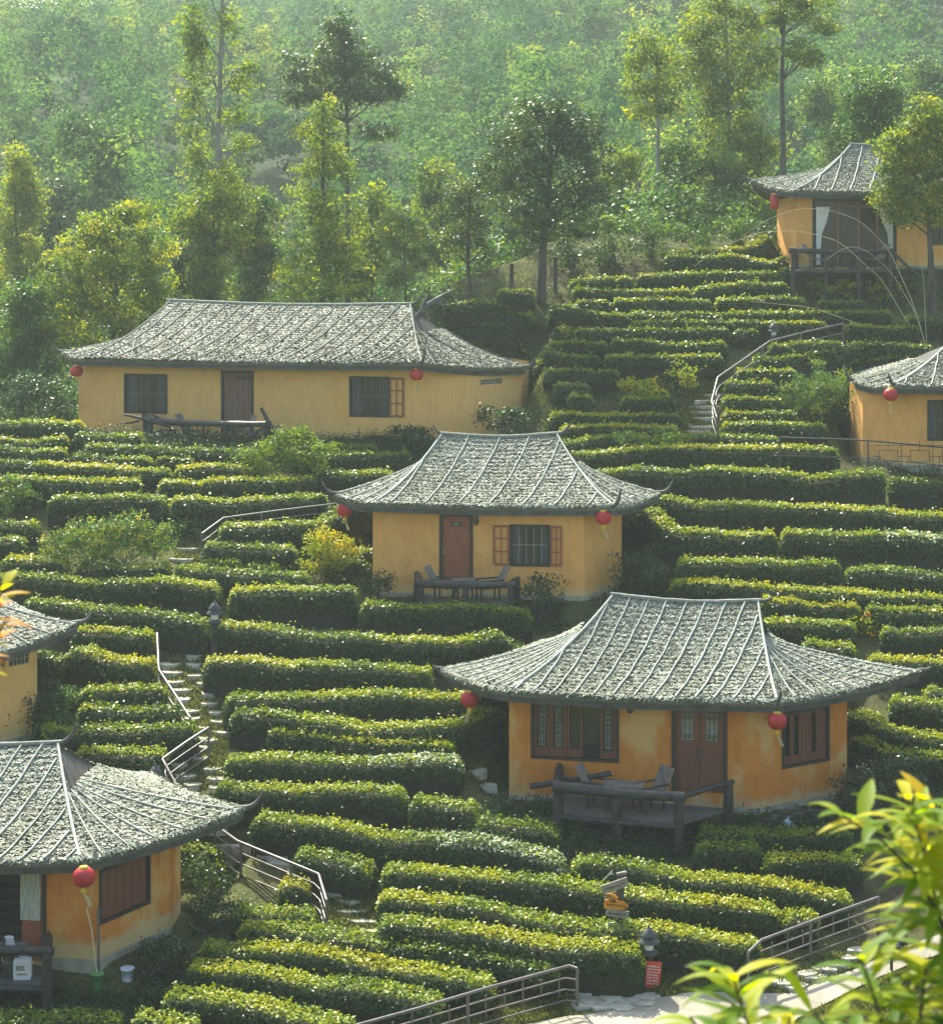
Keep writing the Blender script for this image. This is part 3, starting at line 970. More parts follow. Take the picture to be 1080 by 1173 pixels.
def strip(name, far, near, mat, lift=.03, nx=40, ny=8):
    a = resample(np.array(far, float), 1)[:]; 
    fa = np.array([np.interp(np.linspace(0, 1, nx), np.linspace(0, 1, len(far)), [p[k] for p in far]) for k in (0, 1)]).T
    ne = np.array([np.interp(np.linspace(0, 1, nx), np.linspace(0, 1, len(near)), [p[k] for p in near]) for k in (0, 1)]).T
    V = []
    for i in range(nx):
        A, B = hit(*fa[i]), hit(*ne[i])
        for j in range(ny + 1):
            p = A + (B - A) * j / ny
            V.append([p[0], p[1], gz(p[0], p[1]) + lift])
    mb = MB()
    mb.add(V, [(i * (ny + 1) + j, i * (ny + 1) + j + 1, (i + 1) * (ny + 1) + j + 1, (i + 1) * (ny + 1) + j) for i in range(nx - 1) for j in range(ny)], 0, None, True)
    o = mb.build(name, mat)
    return tag(o, kind='structure')


strip('concrete_path', [(560, 1185), (640, 1168), (705, 1160), (745, 1147), (800, 1138), (850, 1140), (905, 1141), (985, 1110), (1040, 1085), (1100, 1064)],
      [(560, 1240), (640, 1240), (720, 1240), (780, 1230), (830, 1215), (870, 1195), (928, 1160), (1000, 1125), (1050, 1103), (1100, 1088)], M['slab'])


def slab_at(mb, x, y, sx, sy, th=.09, yaw=0.0, tilt=0.0, raise_=.0):
    n = random.randint(6, 8); base = gz(x, y) + raise_
    a0 = random.random() * 6
    ring = []
    for k in range(n):
        a = a0 + k / n * 2 * math.pi
        rr = random.uniform(.85, 1.12)
        px, py = math.cos(a) * sx * rr, math.sin(a) * sy * rr
        ring.append((x + px * math.cos(yaw) - py * math.sin(yaw), y + px * math.sin(yaw) + py * math.cos(yaw)))
    lo = [(p[0], p[1], base - .15) for p in ring]; hi = [(p[0], p[1], base + th) for p in ring]
    mb.add(lo + hi, [tuple(range(n, 2 * n))] + [(i, (i + 1) % n, n + (i + 1) % n, n + i) for i in range(n)])


def stone_walk(name, pts, step, sx=.29, sy=.21, two=True, jit=.10):
    """stepping stones up a line of photo points on the ground."""
    P = resample(np.array([hit(*p) for p in pts]), step)
    mb = MB()
    for k, p in enumerate(P):
        xs = ((-.29, .27) if two else (0,))
        for dx in xs:
            slab_at(mb, p[0] + dx + random.uniform(-jit, jit), p[1] + (.22 if dx > 0 else -.06) + random.uniform(-.07, .07), sx * random.uniform(.8, 1.1), sy * random.uniform(.8, 1.2), .06, random.uniform(-.4, .4))
    return tag(mb.build(name, M['stone']), kind='structure')


stone_walk('stone_steps', [(240, 912), (222, 880), (215, 862), (246, 845), (234, 824), (226, 806), (218, 785), (207, 760)], .50)
stone_walk('stone_steps', [(424, 1066), (408, 1050), (396, 1036), (384, 1022), (330, 992), (268, 972), (242, 948)], .42, .42, .16, False)
stone_walk('stone_steps', [(802, 495), (800, 484), (803, 472), (808, 462), (812, 452)], .42, .60, .15, False, .08)
stone_walk('stone_steps', [(212, 640), (216, 628)], .5, .42, .16, False)
stone_walk('stone_steps', [(566, 909), (548, 893), (540, 880)], .55, .42, .22, False)
mbp = MB()
for (px, r) in [(668, 1138), (690, 1133), (676, 1148), (700, 1143), (720, 1146), (690, 1154), (712, 1156), (735, 1150), (742, 1143), (665, 1152)]:
    p = hit(px, r); slab_at(mbp, p[0], p[1], .27, .24, .035, random.uniform(-.3, .3))
tag(mbp.build('paving_stones', M['stone']), kind='structure')
mbp = MB()
for (px, r) in [(900, 1128), (913, 1133), (935, 1122), (945, 1113), (925, 1118), (975, 1100), (985, 1091), (958, 1108)]:
    p = hit(px, r); slab_at(mbp, p[0], p[1], .30, .17, .06, random.uniform(-.2, .5))
tag(mbp.build('rock_edging', M['stone']), kind='structure')
# stone retaining courses in front of the big cottage's floor
mbp = MB()
for k in range(26):
    px = 862 + (k % 13) * 8 + random.uniform(-3, 3); Y = 49.0 - .25 * (k // 13) + (px - 862) * .012
    q = at(px, 938 + (k // 13) * 9, Y); slab_at(mbp, q[0], q[1], .28, .12, .12, .2)
tag(mbp.build('retaining_stones', simple('dark_rock', (.06, .055, .04), (.15, .14, .105), 4)), kind='structure')

# ------------------------------------------------------------------ tea hedges
def fns(k=5, lo=.4, hi=3.0):
    fr = RNG.uniform(lo, hi, k); ph = RNG.uniform(0, 6.28, k); am = RNG.uniform(.4, 1, k); am /= am.sum()
    return lambda x: sum(a * np.sin(x * f + p) for a, f, p in zip(am, fr, ph))


def hedge(px, h=.72, w=.9, flag='g', dense=1.0, name='tea_hedge'):
    P = np.array([hit(a, b, h * .97) for a, b in px])
    P = P[np.argsort(P[:, 0])]
    G = smooth_path(resample(P[:, :2], .25), 3)
    n = len(G)
    T = np.gradient(G, axis=0); T /= np.linalg.norm(T, axis=1)[:, None] + 1e-9
    S = np.stack([-T[:, 1], T[:, 0]], 1)                       # uphill side
    s = np.r_[0, np.cumsum(np.linalg.norm(np.diff(G, axis=0), axis=1))]
    Ltot = s[-1]
    gz_ = terrain(G[:, 0], G[:, 1])
    gz_ = np.minimum(gz_, np.convolve(np.pad(gz_, 4, mode='edge'), np.ones(9) / 9, 'valid') + .15)
    fg = fns(3, .5, 2.4)
    fh, fw, fp, fo = fns(6, .5, 3.2), fns(5, .5, 2.2), fns(5, .25, 1.1), fns(4, .8, 2.6)

    def endf(x):
        e = np.minimum(x, Ltot - x); t = np.clip(e / .26, 0, 1)
        return np.clip(1 - (1 - t) ** 2.6, 0.02, 1) ** (1 / 2.2)

    def surf(x, th, k=1.0):
        gx = np.interp(x, s, G[:, 0]); gy = np.interp(x, s, G[:, 1]); g0 = np.interp(x, s, gz_)
        sx = np.interp(x, s, S[:, 0]); sy = np.interp(x, s, S[:, 1])
        e = endf(x)
        hh = h * (1 + .09 * fh(x) - .07 * np.clip(fg(x) - .45, 0, 1) / .3) * (.45 + .55 * e) * k
        ww = w * .5 * (1 + .16 * fw(x)) * (.25 + .75 * e) * k
        c, sn = np.cos(th), np.sin(th)
        yo = -np.sign(c) * np.abs(c) ** .32 * ww + .06 * fo(x)
        zo = np.abs(sn) ** .28 * hh
        return np.stack([gx + sx * yo, gy + sy * yo, g0 + zo], -1), np.stack([sx, sy], -1), yo

    # twiggy core
    xs = np.linspace(0, Ltot, max(4, int(Ltot / .3)))
    th = np.linspace(0, math.pi, 11)
    X, TH = np.meshgrid(xs, th, indexing='ij')
    V, _, _ = surf(X.ravel(), TH.ravel(), .88)
    V[:, 2] -= .06
    m = len(th)
    i, j = np.meshgrid(np.arange(len(xs) - 1), np.arange(m - 1), indexing='ij')
    q = np.stack([i * m + j, (i + 1) * m + j, (i + 1) * m + j + 1, i * m + j + 1], -1).reshape(-1, 4)
    mb = MB(); mb.v.append(V); mb.n = len(V)
    mb.f.append(('Q', q)); mb.mi.append(('Q', np.ones(len(q), int))); mb.sm.append(('Q', np.zeros(len(q), bool))); mb.t.append(('Q', np.zeros(len(q))))
    for e in (0, len(xs) - 1):
        mb.f.append([e * m + k for k in range(m)]); mb.mi.append(1); mb.sm.append(False); mb.t.append(0.0)
    # leaves over the shell
    Ym = float(G[:, 1].mean())
    Lf = .094 * max(1.0, Ym / 50) ** .95
    tt = np.linspace(0.02, math.pi - .02, 200)
    yo = -np.sign(np.cos(tt)) * np.abs(np.cos(tt)) ** .32 * w * .5; zo = np.sin(tt) ** .28 * h
    seg = np.hypot(np.diff(yo), np.diff(zo)); mid = (tt[:-1] + tt[1:]) / 2
    wt = seg * np.where(mid > 2.3, .45, 1.0)
    # fewer leaves at the twiggy foot of the front face
    wt = wt * np.where((mid < .9) & (np.sin(mid) ** .5 * h < .22 * h), .55, 1.0)
    area = Ltot * wt.sum()
    k = int(area * 1.55 / (.25 * Lf * Lf) * dense)
    x = RNG.random(k) * Ltot
    ei = RNG.random(k) < min(.5, .55 / Ltot)
    x = np.where(ei, np.where(RNG.random(k) < .5, RNG.random(k) * .3, Ltot - RNG.random(k) * .3), x)
    ti = RNG.choice(len(mid), k, p=wt / wt.sum())
    th = mid[ti] + RNG.normal(size=k) * .01
    Pp, Sd, yy = surf(x, th)
    # outward normal
    c, sn = np.cos(th), np.sin(th)
    ny = -np.sign(c) * np.abs(c) ** 1.6; nz = np.abs(sn) ** 1.6
    e = endf(x)
    tx = np.stack([np.interp(x, s, T[:, 0]), np.interp(x, s, T[:, 1])], -1) * (np.where(x < Ltot / 2, -1, 1) * (1 - e) * 1.5)[:, None]
    Nn = np.stack([Sd[:, 0] * ny + tx[:, 0], Sd[:, 1] * ny + tx[:, 1], nz + .25], -1)
    Nn /= np.linalg.norm(Nn, axis=1)[:, None]
    off = RNG.normal(size=k) * .036 + .01 + .03 * np.sin(x * 7.1 + th * 9) * np.sin(x * 3.3 - th * 5)
    shoots = (RNG.random(k) < .07) * RNG.random(k) ** 2 * .16 * (nz > .6)
    Pp = Pp + Nn * off[:, None]; Pp[:, 2] += shoots
    Q = leaf_quads(Pp, Nn, Lf * RNG.uniform(.7, 1.3, k), .52, .58)
    yel = {'g': .26, 'y': .46, 'd': .06, 'w': .2}[flag]  # lowest for rows in shade: their shade is put into the leaf tint
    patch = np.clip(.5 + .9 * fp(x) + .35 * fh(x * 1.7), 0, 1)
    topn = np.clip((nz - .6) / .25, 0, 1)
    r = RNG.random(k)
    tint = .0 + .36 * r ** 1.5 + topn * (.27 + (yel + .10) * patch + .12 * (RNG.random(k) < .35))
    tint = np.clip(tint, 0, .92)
    if flag == 'w':
        tint = np.where((RNG.random(k) < .30) & (x > Ltot * .60) & (sn > .5), .985, tint)  # glints painted as pale leaves towards the right end
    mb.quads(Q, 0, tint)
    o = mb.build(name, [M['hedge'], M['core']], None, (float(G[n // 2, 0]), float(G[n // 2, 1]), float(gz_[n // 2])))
    return o, Ltot


ORD = ['lowest', 'second', 'third', 'fourth', 'fifth', 'sixth', 'seventh', 'eighth', 'ninth', 'tenth', 'eleventh', 'twelfth', 'thirteenth', 'fourteenth', 'fifteenth', 'sixteenth', 'seventeenth', 'eighteenth']
LOOK = {'g': ['leafy green', 'deep green', 'even green'], 'y': ['yellow-tipped', 'bright yellow-topped', 'lime-topped'], 'd': ['shaded dark', 'dim dark green', 'dusky green'], 'w': ['pale-speckled', 'pale-speckled', 'pale-speckled']}

# zone phrase, group, rows: (photo points along the top, flag, height)
ZONES = [
 ('row up from bottom-left corner, below low cottage', 'tea hedges below the low cottage', [
  ([(152, 1164), (192, 1166), (225, 1176)], 'g', .6), ([(-20, 1166), (60, 1165), (140, 1170)], 'd', .6), ([(187, 1138), (235, 1138), (300, 1150), (360, 1165), (400, 1180)], 'y', .75),
  ([(217, 1102), (267, 1109), (317, 1117), (360, 1127), (410, 1130), (460, 1137), (505, 1146)], 'y', .75),
  ([(233, 1080), (283, 1083), (333, 1086), (360, 1089), (410, 1098), (460, 1107), (510, 1117), (566, 1127)], 'y', .75),
  ([(274, 1061), (320, 1063), (360, 1067), (403, 1073), (460, 1082), (510, 1087), (560, 1095), (600, 1101), (640, 1110)], 'g', .7),
  ([(265, 1042), (318, 1044), (362, 1047)], 'g', .6), ([(320, 1010), (355, 1013)], 'y', .7), ([(193, 973), (225, 974), (256, 977)], 'y', .75)]),
 ('row up from the bottom railing, by the signpost', 'tea hedges around the signpost', [
  ([(432, 1056), (467, 1054), (497, 1060), (553, 1068), (593, 1074), (643, 1084), (693, 1084), (738, 1090)], 'y', .95),
  ([(433, 1026), (470, 1028), (510, 1034), (560, 1041), (610, 1049), (660, 1058), (705, 1066), (735, 1062), (760, 1064), (800, 1072), (838, 1077), (872, 1080)], 'y', .85),
  ([(437, 998), (477, 996), (527, 999), (577, 1004), (627, 1008), (660, 1015), (700, 1019), (735, 1022), (775, 1030), (825, 1035), (858, 1039), (893, 1044)], 'y', .78),
  ([(893, 1051), (937, 1048)], 'g', .65),
  ([(655, 985), (690, 987), (725, 990), (765, 1000), (820, 1006), (870, 1013), (920, 1018), (975, 1027)], 'y', .75),
  ([(337, 977), (380, 981), (428, 992)], 'g', .75)]),
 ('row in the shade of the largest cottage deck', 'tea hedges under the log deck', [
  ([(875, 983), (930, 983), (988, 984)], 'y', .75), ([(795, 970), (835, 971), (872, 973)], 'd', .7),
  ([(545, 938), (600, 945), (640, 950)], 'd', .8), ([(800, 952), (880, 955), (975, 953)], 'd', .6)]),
 ('row up between stone steps and largest cottage', 'tea hedges right of the stone steps', [
  ([(290, 940), (330, 940), (380, 945), (413, 952), (457, 960), (500, 957), (545, 962), (600, 972), (645, 984)], 'w', .85),
  ([(248, 898), (297, 902), (347, 904), (413, 904), (465, 910)], 'g', .85), ([(470, 917), (500, 919), (548, 928)], 'y', .8),
  ([(257, 870), (313, 868), (363, 871), (413, 873), (453, 870), (497, 870), (530, 874)], 'w', .85),
  ([(307, 838), (347, 839), (413, 847), (480, 850), (522, 855)], 'y', .75),
  ([(265, 816), (313, 819), (363, 825), (430, 830), (480, 832), (535, 830), (578, 830)], 'g', .95),
  ([(257, 800), (313, 798), (380, 797), (447, 795), (500, 799), (535, 802), (580, 804)], 'g', .9),
  ([(233, 758), (297, 756), (363, 762), (430, 763), (495, 769)], 'y', 1.0),
  ([(250, 716), (290, 718), (330, 725), (370, 730), (403, 729), (450, 731), (520, 736), (600, 740)], 'g', .95),
  ([(262, 677), (313, 675), (363, 674), (410, 676)], 'y', 1.15), ([(412, 692), (470, 694), (540, 697), (610, 702)], 'd', .95)]),
 ('row up between yellow bush and spreading tree', 'tea hedges left of the central cottage', [
  ([(200, 651), (255, 653), (320, 659), (355, 660)], 'g', .75), ([(384, 649), (426, 648)], 'g', .7), ([(283, 647), (321, 648)], 'y', .6),
  ([(233, 642), (280, 644)], 'g', .55), ([(405, 633), (427, 633)], 'y', .6),
  ([(233, 625), (283, 626), (340, 629)], 'y', .85), ([(251, 603), (310, 602), (367, 601), (427, 599)], 'g', .95)]),
 ('row up between stone steps and left-edge cottage', 'tea hedges left of the stone steps', [
  ([(85, 862), (125, 860), (192, 863)], 'g', .85), ([(52, 833), (100, 832), (150, 832), (226, 836)], 'g', .85),
  ([(90, 812), (150, 813), (209, 813)], 'y', .7), ([(92, 790), (133, 788), (192, 789)], 'y', .8),
  ([(38, 747), (75, 749), (113, 753), (150, 756), (180, 759)], 'y', 1.0), ([(85, 721), (125, 722), (178, 728)], 'y', .9),
  ([(28, 690), (75, 692), (125, 700), (175, 702), (212, 706), (240, 713)], 'd', .95),
  ([(-20, 662), (50, 662), (105, 666), (150, 665), (200, 667), (252, 672)], 'g', .95)]),
 ('row up far left slope by spreading tree', 'tea hedges on the upper left slope', [
  ([(3, 641), (42, 642), (80, 644)], 'y', .8), ([(88, 648), (140, 649), (196, 650)], 'd', .8), ([(-20, 618), (30, 618)], 'g', .8), ([(-20, 598), (45, 600)], 'g', .7),
  ([(55, 572), (97, 571), (139, 568), (192, 572)], 'g', .95), ([(195, 573), (250, 571), (311, 571), (376, 570)], 'g', 1.0),
  ([(-20, 550), (42, 547), (83, 550), (111, 553), (163, 551)], 'y', .95), ([(181, 553), (242, 550), (283, 550), (322, 550), (362, 548)], 'g', .9),
  ([(-20, 528), (55, 531), (111, 535), (155, 539), (197, 540)], 'y', .75), ([(200, 537), (242, 534), (300, 536)], 'y', .7), ([(362, 541), (408, 542), (452, 541)], 'y', .75),
  ([(83, 521), (125, 525), (174, 526)], 'y', .65), ([(178, 525), (224, 526)], 'y', .6),
  ([(-20, 514), (35, 515), (76, 516)], 'g', .7), ([(-20, 502), (42, 503), (80, 502)], 'g', .65), ([(-20, 485), (42, 485), (97, 486)], 'y', .75)]),
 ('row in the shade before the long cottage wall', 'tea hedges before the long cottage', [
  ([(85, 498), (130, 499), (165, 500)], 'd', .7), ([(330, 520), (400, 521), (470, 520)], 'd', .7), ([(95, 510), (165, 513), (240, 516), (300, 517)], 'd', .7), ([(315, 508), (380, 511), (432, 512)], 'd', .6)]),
 ('row up right slope above largest cottage roof', 'tea hedges above the largest roof', [
  ([(973, 858), (1018, 862), (1090, 867)], 'y', .8), ([(973, 828), (1000, 833), (1029, 838), (1090, 849)], 'g', .85), ([(1018, 801), (1051, 803), (1090, 809)], 'y', .8), ([(1058, 790), (1095, 791)], 'g', .7),
  ([(994, 752), (1052, 756), (1095, 760)], 'y', .7), ([(918, 735), (946, 738), (980, 742)], 'g', .7), ([(1008, 720), (1055, 722), (1095, 722)], 'y', .75),
  ([(870, 712), (929, 713), (980, 717)], 'y', .75), ([(990, 696), (1045, 698), (1095, 701)], 'g', .75), ([(870, 688), (929, 689), (985, 694)], 'y', .75),
  ([(767, 667), (805, 666), (858, 671), (911, 675), (964, 678), (1017, 682), (1095, 685)], 'y', .75),
  ([(968, 652), (1002, 651), (1027, 656), (1095, 661)], 'y', .9), ([(775, 644), (840, 643), (911, 643), (964, 648)], 'g', .95)]),
 ('row up right slope beside the central cottage', 'long tea hedges right of the central cottage', [
  ([(712, 609), (770, 609), (840, 613), (888, 610)], 'y', 1.0), ([(893, 611), (964, 613), (1000, 610), (1095, 617)], 'w', 1.15),
  ([(735, 577), (805, 578), (876, 578), (946, 581), (1040, 587), (1095, 590)], 'y', 1.0),
  ([(678, 541), (739, 540), (822, 538), (873, 539), (902, 545), (940, 548), (984, 540), (1014, 543)], 'g', 1.15), ([(1018, 549), (1095, 554)], 'd', .9),
  ([(646, 520), (697, 519), (767, 512), (836, 512), (884, 514), (929, 515), (960, 516)], 'y', 1.1),
  ([(642, 507), (683, 502), (725, 500), (767, 500), (822, 500), (892, 503)], 'g', .7)]),
 ('row up bed left of the upper stairs', 'tea hedges left of the upper stairs', [
  ([(640, 491), (711, 488), (778, 490)], 'y', .75), ([(628, 475), (683, 475), (739, 475), (780, 476)], 'g', .8), ([(650, 454), (680, 456)], 'g', .8), ([(711, 456), (773, 456)], 'g', .85),
  ([(633, 441), (676, 441)], 'd', .75), ([(622, 425), (708, 425)], 'd', .75), ([(602, 410), (640, 410), (688, 410)], 'd', .75),
  ([(692, 409), (740, 409), (780, 408), (828, 408)], 'g', .75), ([(533, 396), (577, 394), (624, 397)], 'y', .75), ([(628, 393), (660, 393), (695, 393)], 'd', .7),
  ([(699, 391), (750, 392), (787, 394), (832, 394)], 'g', .75), ([(497, 375), (549, 372), (605, 375), (650, 379)], 'y', .75), ([(656, 380), (716, 378), (780, 379), (835, 379)], 'g', .7), ([(838, 379), (868, 379)], 'y', .65)]),
 ('row up bed right of the upper stairs', 'tea hedges right of the upper stairs', [
  ([(826, 487), (884, 485), (947, 488)], 'g', .7), ([(826, 473), (873, 472), (912, 474)], 'y', .7), ([(937, 476), (984, 476)], 'g', .8), ([(826, 458), (860, 457), (896, 457)], 'g', .7),
  ([(830, 439), (887, 439)], 'g', .8), ([(843, 425), (911, 425)], 'g', .75), ([(862, 410), (907, 409), (962, 411), (1018, 411), (1060, 411)], 'y', .75),
  ([(880, 394), (937, 393), (1003, 394), (1070, 398)], 'g', .85), ([(967, 374), (1053, 376)], 'g', .75), ([(1035, 366), (1095, 366)], 'y', .75)]),
 ('row up the hilltop bed below the forest', 'tea hedges on the hilltop', [
  ([(577, 363), (613, 364)], 'y', .7), ([(627, 365), (702, 362), (780, 363)], 'g', .7), ([(720, 369), (787, 369), (887, 369), (947, 371)], 'y', .65),
  ([(508, 351), (549, 350), (578, 353)], 'g', .8), ([(658, 347), (699, 347)], 'g', .75), ([(702, 344), (750, 343), (787, 344), (815, 346)], 'g', .75), ([(720, 359), (820, 360), (870, 358), (953, 358), (1020, 359)], 'g', .65),
  ([(818, 345), (880, 341), (922, 344)], 'g', .75), ([(935, 346), (992, 346)], 'g', .7), ([(654, 333), (716, 333), (758, 334), (790, 333)], 'y', .7), ([(569, 335), (613, 333)], 'g', .8),
  ([(792, 332), (853, 323), (902, 326)], 'g', .8), ([(652, 321), (724, 318)], 'g', .75), ([(728, 317), (775, 314), (830, 312), (903, 308)], 'g', .75), ([(760, 296), (847, 293), (903, 293)], 'g', .75), ([(762, 290), (820, 286), (860, 283), (903, 284)], 'y', .7)]),
]
NH = 0
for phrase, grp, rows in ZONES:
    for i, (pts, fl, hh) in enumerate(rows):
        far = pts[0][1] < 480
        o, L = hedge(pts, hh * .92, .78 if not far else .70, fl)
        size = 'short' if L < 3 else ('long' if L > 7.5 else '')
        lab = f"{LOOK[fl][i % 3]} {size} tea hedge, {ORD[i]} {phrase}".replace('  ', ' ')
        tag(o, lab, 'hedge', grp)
        NH += 1

# ------------------------------------------------------------------ grass (uncountable)
def blades(name, polys, count, mat, hgt=(.05, .14)):
    P = []
    for (x0, r0, x1, r1, k) in polys:
        a = RNG.random(k) * (x1 - x0) + x0; b = RNG.random(k) * (r1 - r0) + r0
        A = np.array([hit(q, 0.5 * (r0 + r1), 0) for q in (x0, x1)])
        Y0, Y1 = hit((x0 + x1) / 2, r1)[1], hit((x0 + x1) / 2, r0)[1]
        Y = RNG.random(k) * (Y1 - Y0) + Y0
        X = (a - HX) / F * Y
        P.append(np.stack([X, Y, terrain(X, Y)], 1))
    P = np.concatenate(P)
    bx = HX + P[:, 0] / P[:, 1] * F; br = HY - P[:, 2] / P[:, 1] * F
    on = (br > np.interp(bx, [560, 640, 705, 745, 800, 850, 905, 985, 1040, 1100], [1183, 1166, 1158, 1145, 1136, 1138, 1139, 1108, 1083, 1062])) & (br < np.interp(bx, [560, 640, 720, 780, 830, 870, 928, 1000, 1050, 1100], [1245, 1245, 1245, 1235, 1217, 1197, 1162, 1127, 1105, 1090]))
    on |= (bx > 655) & (bx < 750) & (br > 1128)
    P = P[~on]
    keep = (np.sin(P[:, 0] * 1.7 + 1.3 * np.sin(P[:, 1] * 1.1)) + RNG.normal(size=len(P)) * .8) > -.6
    P = P[keep]; k = len(P)
    hh = RNG.uniform(*hgt, k)[:, None]; w = .012 + .012 * RNG.random((k, 1))
    az = RNG.random(k) * 6.28; D = np.stack([np.cos(az), np.sin(az), np.zeros(k)], 1); S = np.stack([-D[:, 1], D[:, 0], D[:, 2]], 1)
    up = np.array([0, 0, 1.0])
    Q = np.stack([P - S * w, P + S * w, P + up * hh * .6 + D * hh * .3 + S * w * .7, P + up * hh + D * hh * .75], 1)
    mb = MB(); mb.quads(Q, 0, RNG.random(k))
    return tag(mb.build(name, mat), kind='stuff')


blades('grass', [(610, 1095, 1090, 1185, 26000), (500, 1140, 680, 1185, 5000), (525, 868, 600, 912, 5000), (195, 745, 260, 905, 9000), (365, 1020, 440, 1070, 4000), (780, 440, 830, 500, 4000),
                 (200, 600, 250, 645, 3000), (590, 440, 660, 500, 4000), (480, 300, 660, 350, 6000), (0, 480, 1080, 720, 16000), (580, 300, 1080, 480, 9000)], 0, M['turf'])

def ground_cover(rects):
    """low dark scrub on the banks below the cottages"""
    P, N, T = [], [], []
    for (x0, r0, x1, r1, n) in rects:
        for _ in range(n):
            p = hit(RNG.uniform(x0, x1), RNG.uniform(r0, r1))
            if any(abs(p[0] - h['loc'][0]) < 1.5 and abs(p[1] - h['loc'][1]) < 1.5 for h in HOUSES.values()): continue
            hh = RNG.uniform(.10, .34); rw = RNG.uniform(.14, .30); nl = 60
            o = RNG.normal(size=(nl, 3)) * [rw, rw, hh * .5]; o[:, 2] = np.abs(o[:, 2])
            P.append(p + o); N.append(o / rw + [0, 0, .4]); T.append(np.clip(RNG.uniform(0, .35) + RNG.normal(size=nl) * .1, 0, 1))
    P, N, T = map(np.concatenate, (P, N, T)); N /= np.linalg.norm(N, axis=1)[:, None] + 1e-9
    mb = MB(); mb.quads(leaf_quads(P, N, .075 * RNG.uniform(.6, 1.4, len(P)), .5, .7, .2), 0, T)
    tag(mb.build('ground_cover', M['leaf_d']), kind='stuff')


ground_cover([(560, 925, 635, 950, 70), (640, 950, 860, 985, 240), (840, 938, 985, 972, 150), (410, 692, 640, 728, 200), (0, 1140, 90, 1173, 120), (90, 1142, 200, 1173, 120), (168, 1085, 210, 1130, 40), (80, 496, 330, 520, 200), (300, 500, 520, 520, 120), (0, 800, 150, 850, 120),
              (960, 880, 1080, 960, 120), (690, 660, 780, 700, 80), (990, 520, 1080, 545, 60), (440, 380, 620, 470, 60), (480, 330, 640, 400, 90), (640, 395, 800, 470, 120), (900, 310, 1080, 360, 120)])

# ------------------------------------------------------------------ trees, bushes
def crown_leaves(cl, Lf, cover=1.0, jit=.9, tint=(.2, .6), clump=.34, sun=True):
    """cl: list of (centre, radii). Leaf clumps scattered through each ellipsoid."""
    P, N, T = [], [], []
    for (c, rad) in cl:
        c = np.asarray(c, float); rad = np.asarray(rad, float)
        vol = rad[0] * rad[1] * rad[2]
        nc = max(5, int(9 * (vol ** (1 / 3) / clump) ** 1.6 * .8))
        d = RNG.normal(size=(nc, 3)); d /= np.linalg.norm(d, axis=1)[:, None]
        rr = RNG.random(nc) ** .42
        cc = c + d * rr[:, None] * rad * (1 + .12 * RNG.normal(size=(nc, 1)))
        nl = int(34 * cover * (clump / .34) ** 2 * (.15 / Lf) ** 2)
        nl = max(8, nl)
        off = RNG.normal(size=(nc, nl, 3)) * clump * np.array([.55, .55, .34])
        p = (cc[:, None, :] + off).reshape(-1, 3)
        nn = (np.repeat(d[:, None, :], nl, 1) * .5 + off / clump * .5 + np.array([0, 0, .5])).reshape(-1, 3)
        t0 = np.repeat(RNG.uniform(tint[0], tint[1], nc)[:, None], nl, 1).reshape(-1)
        P.append(p); N.append(nn); T.append(np.clip(t0 + RNG.normal(size=len(p)) * .10, 0, 1))
    P, N, T = np.concatenate(P), np.concatenate(N), np.concatenate(T)
    N /= np.linalg.norm(N, axis=1)[:, None] + 1e-9
    return leaf_quads(P, N, Lf * RNG.uniform(.65, 1.35, len(P)), .55, jit, .5), T


def wob(a, b, n=7, amp=.1):
    t = np.linspace(0, 1, n)[:, None]
    p = np.asarray(a) * (1 - t) + np.asarray(b) * t
    o = RNG.normal(size=(n, 3)) * amp * np.array([1, 1, .4]); o = np.cumsum(o, 0) * .5
    o -= t * o[-1]
    p = p + o * np.sin(np.pi * t) ** .5
    return p


